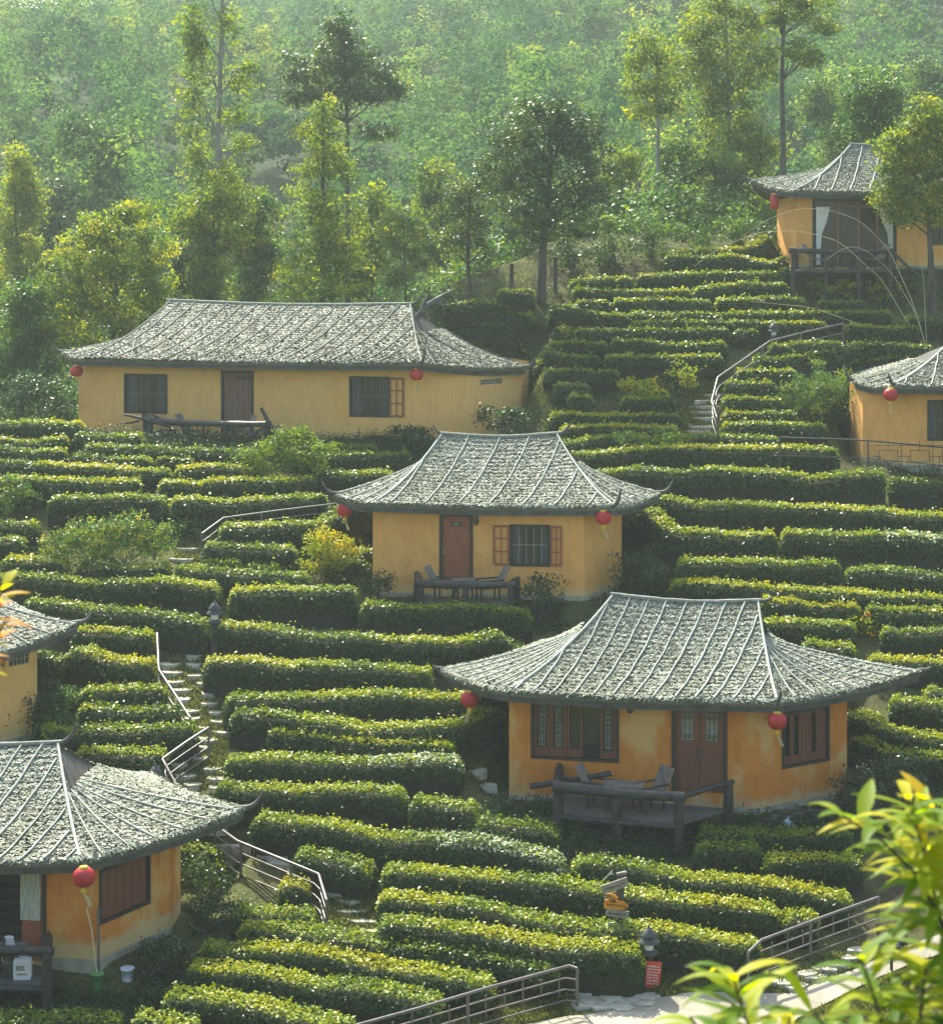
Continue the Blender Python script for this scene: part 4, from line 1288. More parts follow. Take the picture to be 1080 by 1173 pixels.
def tree(name, label, cat, Y, trunk, crowns, rt=.14, mat='leaf_m', bark='bark', Lf=.16, cover=1.0, tint=(.15, .65), limbs=8, clump=.36, group=None, rbase=None, jit=.9, rtip=.35):
    """trunk: photo points from foot to top; crowns: (px, r, half width px, half height px)."""
    s = F / Y
    T = np.array([at(px, r, Y) for px, r in trunk])
    foot = T[0].copy(); foot[2] = gz(foot[0], foot[1])
    T = np.vstack([foot - [0, 0, .1], T]) if foot[2] < T[0][2] - .1 else T
    T = smooth_path(resample(T, max(.35, np.linalg.norm(T[-1] - T[0]) / 14)), 1)
    root = thing(name, label, cat, (T[0][0], T[0][1], foot[2]), group)
    loc = (T[0][0], T[0][1], foot[2])
    mb = MB()
    rad = rt * (1 - (1 - rtip) * np.linspace(0, 1, len(T)))
    rad[0] *= 1.35
    mb.tube(T, rad, 8, rough=.06)
    cl = []
    for (px, r, hw, hh) in crowns:
        c = at(px, r, Y); k_ = 1.18 if Y > 79 else (1.12 if Y > 77.2 else 1.0); a = hw * k_ / s; b = hh * k_ / s
        c[1] += RNG.normal() * a * .25
        cl.append((c, (a, a * .9, b)))
    for k in range(limbs):
        c, rd = cl[k % len(cl)]
        d = RNG.normal(size=3); d /= np.linalg.norm(d)
        e = c + d * rd * RNG.uniform(.3, .8)
        lowz = e[2] - rd[2] * .6
        i = int(np.argmin(np.abs(T[:, 2] - min(lowz, T[-1][2])) + 1e-3 * np.arange(len(T))))
        i = max(1, i - 1)
        L = wob(T[i], e, 8, .09 * np.linalg.norm(e - T[i]) / 2)
        r0 = rad[i] * RNG.uniform(.4, .65)
        mb.tube(L, r0 * (1 - .75 * np.linspace(0, 1, 8)), 6)
    mb.build('trunk', M[bark], root, loc)
    Q, Tt = crown_leaves(cl, Lf, cover * (1.3 if Y > 79 else 1.0), jit, tint, clump)
    cb = MB(); cb.quads(Q, 0, Tt); cb.build('crown', M[mat], root, loc)
    return root


def shrub(name, label, cat, px, r, hw, hh, mat='leaf_m', Lf=.10, cover=1.0, tint=(.15, .6), stems=6, clump=.22, bark='bark', group=None, extra=(), Y=None):
    """A bush with its foot on the ground; (px, r) is the middle of its foliage."""
    p = hit(px, r + hh) if Y is None else np.array([*at(px, r + hh, Y)[:2], 0])
    p[2] = gz(p[0], p[1])
    Y = p[1]; s = F / Y
    root = thing(name, label, cat, p, group)
    cl = [(at(a, b, Y + RNG.normal() * .1), (w / s, w / s * .8, h_ / s)) for (a, b, w, h_) in ((px, r, hw, hh), *extra)]
    mb = MB()
    for k in range(stems):
        c, rd = cl[k % len(cl)]
        e = c + RNG.normal(size=3) * rd * .45
        mb.tube(wob(p + [RNG.normal() * .06, RNG.normal() * .06, -.05], e, 7, .07), .022 * np.linspace(1.2, .4, 7), 5)
    mb.build('stem', M[bark], root, p)
    Q, Tt = crown_leaves(cl, Lf, cover, .9, tint, clump)
    cb = MB(); cb.quads(Q, 0, Tt); cb.build('crown', M[mat], root, p)
    return root


G_ED = 'trees along the forest edge'
tree('tree', 'rounded dark-crowned tree with a bare forked trunk standing among the hilltop tea rows', 'tree', 77.5,
     [(620, 368), (620, 330), (621, 290), (624, 255), (628, 215), (632, 180)],
     [(600, 150, 38, 30), (655, 145, 38, 28), (575, 195, 30, 34), (625, 185, 40, 40), (680, 180, 28, 38), (640, 240, 36, 34), (595, 245, 26, 30), (672, 222, 26, 28), (622, 125, 34, 16)],
     .21, 'leaf_d', 'bark', .145, 1.05, (.05, .75), 22, .36)
tree('tree', 'tall slender pale-trunked tree rising past the top of the photo behind the long cottage', 'tree', 92,
     [(245, 300), (247, 250), (249, 190), (251, 120), (253, 60), (255, -10), (256, -60)],
     [(222, 20, 16, 24), (225, 75, 18, 26), (216, 118, 14, 18), (275, 92, 14, 14), (262, 30, 14, 18), (232, -30, 22, 20), (280, -35, 26, 16), (218, 155, 12, 14), (284, 78, 12, 8), (270, 130, 20, 8), (228, 185, 20, 22), (268, 200, 20, 22), (240, 228, 28, 22), (222, 45, 16, 18), (275, 165, 14, 10)],
     .20, 'leaf_y', 'bark_pale', .19, .62, (0, .6), 16, .42)
tree('tree', 'layered dark conifer-like tree with drooping tiers behind the long cottage', 'tree', 98,
     [(398, 330), (398, 250), (398, 160), (396, 90), (392, 30)],
     [(390, 28, 20, 14), (398, 50, 34, 12), (372, 72, 40, 12), (420, 82, 42, 10), (352, 92, 24, 10), (435, 105, 26, 10), (392, 108, 44, 12), (340, 112, 16, 8), (448, 100, 14, 8), (360, 150, 22, 10), (430, 150, 20, 8)],
     .20, 'leaf_d', 'bark', .20, 1.0, (.2, .75), 16, .44)
tree('tree', 'narrow conical tree with yellow-green tips directly behind the long cottage ridge', 'tree', 86,
     [(369, 350), (369, 290), (370, 220), (370, 150), (370, 120)],
     [(370, 125, 12, 16), (368, 160, 26, 20), (376, 195, 32, 22), (366, 235, 34, 22), (378, 270, 40, 22), (362, 300, 34, 20), (395, 300, 26, 18), (372, 325, 44, 14)],
     .16, 'leaf_y', 'bark', .17, .8, (0, .7), 14, .40)
tree('tree', 'small pale palm-like tree with feathery light fronds near the dirt bank', 'tree', 90,
     [(465, 352), (464, 320), (463, 285), (462, 255)],
     [(462, 248, 20, 12), (446, 265, 14, 14), (480, 262, 16, 12), (464, 285, 22, 16), (455, 315, 20, 14), (480, 300, 14, 14)],
     .08, 'leaf_m', 'bark', .20, .7, (.4, .9), 10, .36)
tree('tree', 'thin dark-stemmed tree with sparse small leaves on the dirt bank', 'tree', 80,
     [(537, 342), (536, 310), (536, 275), (537, 240), (540, 215)],
     [(540, 215, 18, 14), (522, 235, 16, 18), (550, 245, 18, 18), (530, 268, 20, 18), (552, 285, 14, 14), (515, 275, 12, 14)],
     .09, 'leaf_d', 'bark', .14, .7, (.2, .8), 12, .34)
tree('tree', 'tall thin tree with an open rounded top left of the bamboo-like clump', 'tree', 94,
     [(752, 260), (753, 200), (754, 150), (753, 100), (752, 60)],
     [(742, 52, 22, 16), (765, 66, 16, 16), (730, 75, 16, 12), (752, 96, 28, 14), (740, 125, 24, 12), (768, 122, 18, 12), (728, 100, 14, 10)],
     .13, 'leaf_y', 'bark_pale', .19, .75, (0, .75), 14, .42)
tree('tree', 'broad tall yellow-green tree of many slim stems above the hilltop hedges', 'tree', 97,
     [(838, 245), (836, 180), (834, 110), (832, 40), (830, -10)],
     [(830, 5, 34, 24), (800, 35, 24, 20), (860, 30, 26, 22), (830, 55, 40, 22), (810, 90, 30, 24), (855, 90, 30, 24), (830, 125, 34, 24), (795, 70, 18, 18), (880, 65, 18, 18), (848, 160, 28, 22), (815, 170, 22, 20)],
     .13, 'leaf_y', 'bark_pale', .20, .75, (0, .65), 20, .46)
tree('tree', 'very tall bare-trunked tree with leaves only near the top edge, behind the hilltop cottage', 'tree', 90,
     [(897, 205), (897, 150), (895, 95), (897, 40), (900, -20), (903, -60)],
     [(905, -6, 40, 14), (930, 12, 26, 12), (884, 18, 18, 12), (912, 58, 16, 10), (925, 66, 16, 8), (945, 30, 14, 8), (900, -45, 30, 18)],
     .17, 'leaf_m', 'bark', .18, .9, (.2, .9), 14, .42)
tree('tree', 'dense glossy tree with yellowing top in front of the hilltop cottage', 'tree', 77,
     [(1068, 335), (1066, 300), (1064, 250), (1062, 200)],
     [(1062, 128, 34, 24), (1022, 175, 24, 26), (1026, 228, 22, 26), (1040, 160, 32, 28), (1080, 160, 34, 30), (1030, 200, 24, 30), (1066, 205, 36, 34), (1100, 200, 30, 40), (1036, 240, 20, 22), (1075, 245, 30, 22)],
     .16, 'leaf_y', 'bark', .15, 1.5, (.0, .75), 14, .38)
tree('tree', 'dark rounded tree behind the hilltop cottage roof', 'tree', 92,
     [(1002, 240), (1002, 190), (1000, 140)],
     [(1000, 100, 26, 22), (985, 125, 26, 24), (1018, 125, 24, 26), (1000, 150, 36, 20)], .15, 'leaf_m', 'bark', .18, 1.0, (.05, .6), 10, .42, G_ED)
tree('tree', 'big yellow-green bushy tree rising behind the left end of the long cottage', 'tree', 84,
     [(128, 440), (130, 390), (132, 330), (134, 290)],
     [(150, 248, 26, 16), (120, 262, 26, 18), (172, 285, 26, 22), (98, 292, 34, 22), (140, 300, 34, 24), (82, 335, 32, 26), (128, 345, 42, 28), (180, 330, 26, 26), (100, 385, 44, 26), (165, 378, 32, 24)],
     .16, 'leaf_y', 'bark', .17, 1.0, (0, .85), 16, .42)
tree('tree', 'dark narrow columnar tree poking up behind the long roof', 'tree', 86, [(205, 400), (205, 350), (205, 300)],
     [(205, 298, 7, 12), (206, 322, 9, 14), (205, 350, 9, 18)], .07, 'leaf_d', 'bark', .15, 1.3, (0, .3), 5, .26)
for (lab, Y, px, rb, rtp, w, mat, tn) in [
    ('hazy tall grey-green tree with visible limbs at far left behind the yellow bushes', 125, 112, 360, 130, 62, 'leaf_m', (.0, .45)),
    ('yellow-crowned tree at the left edge above the dark shaded bank', 105, 18, 420, 175, 40, 'leaf_y', (.1, .8)),
    ('dim blue-green tree filling the left edge beside the dark gap', 118, 55, 400, 200, 46, 'leaf_d', (.1, .5)),
    ('low green tree at the left edge above the first tea rows', 84, 25, 470, 330, 48, 'leaf_m', (.1, .6)),
    ('mid-green leafy tree between the slender pale trunk and the conical tree', 96, 292, 380, 225, 44, 'leaf_m', (.2, .9)),
    ('yellow-green tree at the foot of the slender pale trunk', 88, 245, 390, 205, 46, 'leaf_y', (.0, .7)),
    ('light green tree right of the conical tree above the long ridge', 100, 425, 365, 215, 36, 'leaf_y', (.0, .7)),
    ('soft green tree behind the dirt bank left of the round dark tree', 102, 505, 345, 190, 40, 'leaf_m', (.2, .9)),
    ('dull green tree behind the trunk of the round dark tree', 100, 575, 330, 190, 36, 'leaf_m', (.1, .7)),
    ('tangled yellow-green tree right of the round dark crown', 96, 712, 300, 170, 38, 'leaf_y', (.0, .6)),
    ('grey-green thin-stemmed tree under the open rounded top', 96, 770, 295, 165, 34, 'leaf_m', (.1, .8)),
    ('leafy tree below the many-stemmed yellow tree', 95, 820, 280, 175, 38, 'leaf_m', (.2, .9)),
    ('light green tree left of the hilltop cottage eave', 96, 872, 270, 160, 30, 'leaf_y', (.0, .7)),
    ('hazy green tree above the hilltop cottage ridge', 120, 950, 230, 95, 46, 'leaf_m', (.2, .8)),
    ('hazy green tree at the upper right edge', 130, 1060, 220, 70, 46, 'leaf_m', (.1, .7))]:
    h = rb - rtp
    cr = []
    for k in range(11):
        t = k / 10; f_ = (.40, .75, .95, 1.0, .95, 1.0, .9, .85, .75, .65, .6)[k]
        cr.append((px + RNG.uniform(-.75, .75) * w * f_, rtp + h * (.07 + .74 * t + RNG.uniform(-.04, .04)), w * RNG.uniform(.34, .62), h * RNG.uniform(.07, .13)))
    tree('tree', lab, 'tree', Y, [(px, rb), (px + 2, rb - h * .4), (px - 1, rb - h * .85)], cr, .12, mat, 'bark', .19 * (Y / 95) ** .6, .85, tn, 12, .46, G_ED)

# small trees and bushes among the rows
tree('small_tree', 'small spreading tree with pale twisted bare stems amid the left tea rows', 'tree', hit(146, 662)[1],
     [(146, 662), (147, 655), (145, 645), (140, 635)],
     [(80, 618, 26, 14), (110, 605, 28, 14), (145, 603, 28, 14), (178, 612, 24, 16), (60, 630, 18, 12), (125, 625, 30, 14), (165, 628, 26, 12), (100, 632, 24, 10)],
     .055, 'leaf_m', 'bark_pale', .095, .9, (.15, 1.0), 16, .24)
tree('small_tree', 'bright green small tree with clustered leaves in front of the long cottage deck', 'tree', hit(330, 560)[1],
     [(330, 556), (331, 545), (334, 530), (336, 515)],
     [(285, 522, 20, 12), (310, 512, 20, 14), (345, 500, 20, 12), (372, 512, 16, 10), (335, 525, 26, 14), (325, 498, 12, 8), (300, 535, 18, 10), (360, 528, 16, 10)],
     .05, 'leaf_y', 'bark_pale', .11, .95, (0, .45), 12, .24)
tree('small_tree', 'small loose shrub tree with two pale crooked stems above the central roof', 'tree', hit(750, 537)[1],
     [(750, 536), (752, 525), (757, 515)], [(720, 502, 24, 10), (760, 500, 24, 10), (745, 512, 26, 8), (780, 508, 16, 8)], .045, 'leaf_m', 'bark_pale', .10, .7, (.2, .8), 10, .22)
shrub('bush', 'round golden-yellow bush beside the left wall of the central cottage', 'bush', 376, 632, 33, 28, 'leaf_y', .085, 1.7, (.5, 1.0), 8, .2)
shrub('bush', 'fine-leaved pale olive bush on the steep bed left of the right-edge cottage', 'bush', 938, 448, 42, 30, 'leaf_m', .075, 1.3, (.3, .8), 8, .24)
shrub('bush', 'yellow spiky-leaved young plants left of the upper stairs', 'bush', 735, 445, 26, 20, 'leaf_y', .15, .45, (.3, .95), 8, .2)
shrub('bush', 'second yellow spiky-leaved plant nearer the upper stairs', 'bush', 782, 432, 22, 20, 'leaf_y', .15, .45, (.2, .9), 8, .2)
shrub('bush', 'dark green shrub under the right wall of the central cottage', 'bush', 735, 655, 34, 28, 'leaf_d', .10, 1.2, (.0, .35), 6, .24)
shrub('bush', 'small glossy shrub in front of the central cottage window', 'bush', 620, 676, 26, 16, 'leaf_d', .10, .9, (.1, .6), 8, .18, Y=58.6)
shrub('bush', 'small dull shrub at the left foot of the central cottage wall', 'bush', 432, 670, 22, 14, 'leaf_d', .09, 1.0, (.1, .5), 6, .18, Y=59.2)
shrub('bush', 'dark dome-shaped bush at the right end of the long cottage', 'bush', 580, 482, 32, 18, 'leaf_d', .11, 1.2, (.0, .45), 6, .24, Y=69.4)
shrub('bush', 'dark low bush under the right window of the long cottage', 'bush', 470, 502, 34, 14, 'leaf_d', .10, 1.2, (.0, .3), 6, .22, Y=68.9)
shrub('bush', 'bushy shrub with scattered white flowers right of the largest cottage', 'flower bush', 995, 905, 34, 38, 'leaf_f', .085, 1.2, (.1, .8), 8, .22, extra=[(1030, 890, 28, 26)])
shrub('bush', 'dark shrub dotted with white blossom beside the white bucket', 'flower bush', 175, 1098, 30, 22, 'leaf_f', .07, 1.2, (.1, .85), 8, .18, extra=[(205, 1085, 18, 18)])
shrub('bush', 'tangled grey-green shrub right of the low cottage wall', 'bush', 235, 1005, 34, 24, 'leaf_d', .075, 1.0, (.2, .75), 12, .2, bark='bark_pale', extra=[(290, 1015, 36, 18), (330, 1005, 22, 14)])
shrub('bush', 'twiggy thin-leaved shrub sprawling beneath the tangled grey-green one', 'bush', 235, 1048, 28, 20, 'leaf_d', .07, .9, (.1, .6), 12, .18, bark='bark_pale', extra=[(265, 1040, 26, 14)])
shrub('bush', 'dark dense bush against the cut-off small cottage at the left edge', 'bush', 40, 812, 50, 30, 'leaf_d', .10, 1.3, (.0, .28), 8, .26)
shrub('bush', 'grey-green feathery bush at the left ends of the rows above the low roof', 'bush', 82, 800, 24, 22, 'leaf_m', .085, 1.1, (.1, .5), 8, .2)
shrub('bush', 'olive feathery bush just above the low cottage ridge', 'bush', 62, 835, 22, 18, 'leaf_m', .085, 1.1, (.1, .5), 8, .2)
shrub('bush', 'light green shrub at the far left of the upper tea rows', 'bush', 18, 565, 30, 26, 'leaf_m', .10, 1.1, (.2, .8), 8, .24)
shrub('bush', 'bushy green sapling beside the left upper railing', 'bush', 216, 600, 24, 14, 'leaf_m', .09, .9, (.2, .9), 8, .2)
shrub('bush', 'yellow-leaved saplings under the hilltop deck', 'bush', 955, 330, 34, 14, 'leaf_y', .14, .5, (.2, .95), 8, .2, extra=[(1015, 335, 26, 16)])
shrub('bush', 'rust-orange and green sprouting bush above the largest roof', 'bush', 990, 715, 22, 14, 'leaf_fg', .07, .6, (.3, 1.0), 6, .16)
for q_, (px, hw) in enumerate(((658, 26), (700, 28), (748, 30))):
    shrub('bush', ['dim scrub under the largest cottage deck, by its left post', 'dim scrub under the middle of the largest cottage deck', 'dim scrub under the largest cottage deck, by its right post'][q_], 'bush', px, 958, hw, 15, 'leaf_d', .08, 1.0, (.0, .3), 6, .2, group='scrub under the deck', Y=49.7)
shrub('bush', 'yellow-green young bush next to the right-edge fence', 'bush', 968, 476, 24, 16, 'leaf_y', .10, 1.0, (.05, .6), 6, .2)
for (px, r, hw, hh, lab) in [(700, 285, 34, 24, 'dark shrub at the forest edge right of the round dark tree'), (745, 268, 30, 26, 'dim leafy shrub at the forest edge under the thin tree'), (795, 268, 30, 22, 'leafy shrub at the forest edge below the many-stemmed tree'),
                             (845, 262, 30, 20, 'yellowish shrub at the forest edge left of the hilltop lantern'), (885, 268, 22, 16, 'dark shrub under the hilltop eave lantern'), (655, 290, 22, 22, 'dark shrub behind the trunk of the round dark tree'), (500, 340, 26, 14, 'green shrub at the foot of the dirt bank')]:
    shrub('shrub', lab, 'shrub', px, r, hw, hh, 'leaf_d' if 'dark' in lab else 'leaf_m', .14, 1.0, (.05, .65), 6, .3, group='shrubs at the forest edge')
for (px, r, hw, hh, lab, Yt) in [(36, 448, 52, 26, 'dark shaded thicket at the left edge above the first rows', 73.6), (190, 395, 40, 26, 'leafy thicket behind the left slope of the long roof', 82), (330, 360, 44, 26, 'yellow-green thicket above the long ridge', 83), (425, 356, 24, 12, 'dark green thicket above the right end of the long ridge', 83)]:
    shrub('shrub', lab, 'shrub', px, r, hw, hh, 'leaf_d' if 'dark' in lab else 'leaf_y', .15, 1.0, (.0, .5), 6, .34, group='thickets behind the long cottage', Y=Yt)

# far forest: one mass on the mountain
def far_forest():
    P, N, T, S = [], [], [], []
    y = 118.0
    while y < 560:
        step = 5.1 + y * .0055
        xm = .245 * y + 16
        for x in np.arange(-xm, xm, step):
            xx, yy = x + RNG.normal() * step * .35, y + RNG.normal() * step * .35
            if yy < 112: continue
            g = gz(xx, yy)
            hh = RNG.uniform(7, 13) * (1.0 if RNG.random() < .85 else 1.5); rw = hh * RNG.uniform(.20, .36)
            nc = int(RNG.integers(12, 18)); Ls = .22 + yy * .00085
            d = RNG.normal(size=(nc, 3)); d[:, 2] = np.abs(d[:, 2]) * 1.1 - .35; d /= np.linalg.norm(d, axis=1)[:, None]
            cc = np.array([xx, yy, g + hh * .55]) + d * np.array([rw, rw, hh * .42]) * (RNG.random(nc) ** .35)[:, None]
            nl = int(66 if yy < 240 else 42)
            rc = rw * .36
            off = RNG.normal(size=(nc, nl, 3)); off /= np.linalg.norm(off, axis=2)[:, :, None]; off *= rc * (RNG.random((nc, nl, 1)) ** .3); off[:, :, 2] *= .7
            p = (cc[:, None] + off).reshape(-1, 3)
            P.append(p); N.append((off / rc + d[:, None] * .5 + np.array([0, 0, .35])).reshape(-1, 3))
            base = np.clip(RNG.normal(.42, .25), .0, .98)
            T.append(np.clip(np.repeat(base + RNG.normal(size=nc) * .07, nl) + RNG.normal(size=nc * nl) * .06, 0, 1)); S.append(np.full(nc * nl, Ls))
        y += step * .85
    P, N, T, S = map(np.concatenate, (P, N, T, S))
    N /= np.linalg.norm(N, axis=1)[:, None] + 1e-9
    mb = MB(); mb.quads(leaf_quads(P, N, S * RNG.uniform(.7, 1.4, len(P)), .6, .35, .3), 0, T)
    tag(mb.build('forest', M['forest']), kind='stuff')
    return len(P)


NF = far_forest()


def undergrowth():
    """unclipped scrub that fills the ground between the edge trees and the wood"""
    P, N, T = [], [], []
    for _ in range(4200):
        yy = RNG.uniform(75, 142); xx = RNG.uniform(-.25 * yy - 3, .25 * yy + 3)
        cr = float(np.interp(xx, [-3.6, -2.5, -1.4, 2.0, 3.2, 5.5], [70.2, 74.5, 78.6, 81.0, 83.0, 84.5]))
        if yy < (cr + 7 if xx < 1.2 else cr + .6) or (-14.5 < xx < 2.5 and yy < 81) or (xx < -8 and yy < 84) or (xx > 11.5 and yy < 89): continue
        g = gz(xx, yy); hh = RNG.uniform(.8, 3.4) if xx > -3 else RNG.uniform(1.5, 6.0); rw = RNG.uniform(.5, 1.1) * (1 if xx > -3 else 1.5)
        nc = 5; d = RNG.normal(size=(nc, 3)); d[:, 2] = np.abs(d[:, 2]); d /= np.linalg.norm(d, axis=1)[:, None]
        cc = np.array([xx, yy, g + hh * .35]) + d * [rw, rw, hh * .65]
        nl = 46; off = RNG.normal(size=(nc, nl, 3)) * rw * [.36, .36, .26] * (1 if xx > -3 else .8)
        P.append((cc[:, None] + off).reshape(-1, 3)); N.append((off / rw + d[:, None] * .4 + [0, 0, .5]).reshape(-1, 3))
        T.append(np.clip(RNG.uniform(.0, .62) + RNG.normal(size=nc * nl) * .12, 0, 1))
    P, N, T = map(np.concatenate, (P, N, T)); N /= np.linalg.norm(N, axis=1)[:, None]
    mb = MB(); mb.quads(leaf_quads(P, N, .22 * RNG.uniform(.6, 1.4, len(P)), .55, .6, .3), 0, T)
    tag(mb.build('undergrowth', M['leaf_m']), kind='stuff')


undergrowth()

# ------------------------------------------------------------------ arching grass stems at the upper right
root = None
b = hit(1062, 402)
root = thing('tall_grass', 'arching pale grass stems curving up in front of the hilltop deck', 'grass clump', b)
for pts in ([(1062, 402), (1045, 345), (1018, 285), (985, 252), (950, 240), (915, 238), (880, 250), (850, 270)], [(1064, 402), (1050, 360), (1020, 310), (990, 284), (970, 281), (945, 298)],
            [(1060, 402), (1040, 370), (1010, 320), (960, 275), (915, 264), (870, 265), (820, 285), (795, 305)], [(1066, 402), (1060, 370), (1058, 320), (1052, 285), (1046, 268)], [(1064, 402), (1010, 380), (930, 352), (860, 345)]):
    mb = MB(); P = np.array([at(px, r, b[1] + .4) for px, r in pts]); P[0] = b
    P = smooth_path(resample(P, .25), 2); mb.tube(P, np.linspace(.014, .005, len(P)), 5); mb.build('stem', M['straw'], root, b)

# ------------------------------------------------------------------ foreground saplings
def lance(mb, base, d, L, W, droop, tint):
    """one lance-shaped leaf, folded along its midrib."""
    d = np.asarray(d, float); d /= np.linalg.norm(d)
    side = np.cross(d, [0, 0, 1.0]); side /= np.linalg.norm(side) + 1e-9
    n = 6; V = []
    for i in range(n + 1):
        t = i / n
        c = base + d * L * t + np.array([0, 0, -1]) * droop * L * t * t
        w = W * math.sin(math.pi * min(1, t * .94 + .04)) ** .8 * (1 - .35 * t)
        upv = np.array([0, 0, .25 * w])
        V += [c - side * w + upv, c, c + side * w + upv]
    F_ = []
    for i in range(n):
        F_ += [(3 * i, 3 * i + 1, 3 * i + 4, 3 * i + 3), (3 * i + 1, 3 * i + 2, 3 * i + 5, 3 * i + 4)]
    mb.add(V, F_, 0, tint, True)


def sapling(label, foot, sprigs, tints, L=(.14, .20)):
    """foot (X, Y); sprigs: (photo polyline, Y, leaves)."""
    z = gz(*foot); p = np.array([foot[0], foot[1], z])
    root = thing('sapling', label, 'sapling', p)
    sb = MB(); mb = MB()
    for (poly, Y, n) in sprigs:
        P = np.array([at(px, r, Y) for px, r in poly])
        S = smooth_path(resample(np.vstack([p, P[0] * .5 + p * .5 + [0.03, 0, .2], P]), .10), 2)
        sb.tube(S, np.linspace(.016, .003, len(S)), 6)
        R_ = resample(P, .01)
        n = int(n * 1.5)
        for k in range(n):
            t = k / max(1, n - 1)
            i = int((len(R_) - 1) * (.12 + .88 * t)); q = R_[i]
            a = k * 2.4 + RNG.normal() * .3
            el = .25 + .6 * t * RNG.random()
            dv = np.array([math.cos(a), math.sin(a) * .8, el])
            lance(mb, q, dv, RNG.uniform(*L) * (1 - .25 * t), RNG.uniform(.014, .021), RNG.uniform(.1, .6), float(np.clip(RNG.uniform(*tints), 0, 1)))
    sb.build('stem', M['bark'], root, p); mb.build('leaves', M['leaf_fg'], root, p)


sapling('out-of-focus bright young leaves filling the lower right corner', (1.35, 4.3),
        [([(1095, 1150), (1080, 1060), (1062, 985), (1040, 915)], 4.2, 42), ([(1100, 1100), (1060, 1000), (1010, 950), (965, 935)], 4.1, 24), ([(1100, 1020), (1082, 960), (1068, 925)], 4.3, 14)], (.25, .95))
sapling('out-of-focus yellow-green leaves along the bottom edge below the path', (.75, 3.9),
        [([(880, 1260), (868, 1200), (850, 1150), (838, 1115)], 4.0, 26), ([(880, 1260), (900, 1210), (905, 1165)], 4.1, 11), ([(870, 1260), (815, 1200), (790, 1165)], 3.9, 13)], (.2, .9))
sapling('out-of-focus drooping green leaves in the bottom right corner', (1.15, 3.7),
        [([(1030, 1260), (1015, 1180), (1000, 1120), (985, 1095)], 4.0, 20), ([(1040, 1260), (1055, 1170), (1060, 1110)], 4.0, 26), ([(1060, 1260), (1085, 1180), (1090, 1130)], 4.1, 13), ([(1020, 1250), (960, 1190), (930, 1160)], 4.0, 10)], (.15, .85))
sapling('blurred orange-tipped leaves poking in at the left edge', (-1.35, 5.0), [([(-45, 800), (-22, 740), (-8, 700), (4, 672)], 5.0, 22), ([(-45, 800), (-15, 745), (6, 712)], 5.0, 12)], (.75, 1.05), (.08, .12))
# ------------------------------------------------------------------ decks of weathered logs
def deck(label, FL, FR, BR, BL, zf, rh, posts_front=3, pr=.085, rail_over=.15, extra=None, group='log decks in front of the cottages'):
    P = [np.array([(px - HX) / F * Y, Y, zf]) for px, Y in (FL, FR, BR, BL)]
    c = np.mean(P, 0); root = thing('log_deck', label, 'deck', (c[0], c[1], zf), group)
    loc = (c[0], c[1], zf)
    fl, fr, br, bl = P
    mb = MB(); n = 10
    for i in range(n):                                            # boards running along the front
        a, b = i / n, (i + 1) / n - .012
        q = [fl + (bl - fl) * a, fr + (br - fr) * a, fl + (bl - fl) * b, fr + (br - fr) * b]
        mb.hexa(np.array([v - [0, 0, .06] for v in q] + q))
    mb.build('platform', M['deckboard'], root, loc)
    bm_ = MB(); bm_.tube(wob(fl - [0, .04, .08], fr - [0, .04, .08], 8, .02), .07, 8); bm_.build('beam', M['log'], root, loc)
    tops = []
    def post(p, over=0.0):
        b = p.copy(); b[2] = min(gz(p[0], p[1]), zf) - .15
        t = p.copy(); t[2] = zf + rh + over
        m = MB(); m.tube(wob(b, t, 6, .02), pr * np.linspace(1.1, .95, 6), 9, rough=.05); m.build('post', M['log'], root, loc)
        return t
    for k in range(posts_front):
        post(fl + (fr - fl) * k / (posts_front - 1))
    post(br); post(bl)
    def rail(a, b, r=.085, ov=rail_over, up=0.0, sag=0.0):
        d = (b - a) / np.linalg.norm(b - a)
        p = wob(a - d * ov, b + d * ov, 9, .045); p[:, 2] -= sag * np.sin(np.linspace(0, math.pi, 9))
        m = MB(); m.tube(p + [0, 0, up], r * (1.1 - .25 * np.linspace(0, 1, 9)), 9, rough=.06); m.build('rail', M['log'], root, loc)
    h = np.array([0, 0, rh])
    rail(fl + h, fr + h, pr * 1.15, .14, .03, .05); rail(fr + h, br + h, .075, .18, .0); rail(bl + h, fl + h, .085, .25, .05)
    if extra: extra(root, loc, P)
    return root, P


def branch(root, loc, pts, Y, r0, r1, name='branch'):
    P = smooth_path(resample(np.array([at(px, r, Y) for px, r in pts]), .2), 1)
    m = MB(); m.tube(P, np.linspace(r0, r1, len(P)), 8, rough=.07); m.build(name, M['log'], root, loc)


def long_extra(root, loc, P):
    Y = P[0][1] - .1
    branch(root, loc, [(218, 488), (195, 484), (180, 478), (173, 474)], Y, .09, .04)
    branch(root, loc, [(195, 488), (170, 482), (150, 476), (142, 475)], Y - .1, .08, .035)
    branch(root, loc, [(160, 482), (147, 485), (136, 484)], Y - .1, .04, .02)
    branch(root, loc, [(200, 492), (175, 495), (153, 503)], Y, .06, .03)
    branch(root, loc, [(316, 515), (311, 490), (299, 467)], P[1][1], .09, .06)
    branch(root, loc, [(285, 500), (305, 488), (325, 489)], P[1][1], .06, .05)
    branch(root, loc, [(180, 505), (190, 490), (205, 508)], Y, .05, .05)


def main_extra(root, loc, P):
    branch(root, loc, [(607, 901), (622, 899), (640, 896), (668, 892), (700, 886)], P[0][1] + .8, .08, .07)
    branch(root, loc, [(640, 899), (632, 893), (650, 890)], P[0][1] + .7, .06, .04)


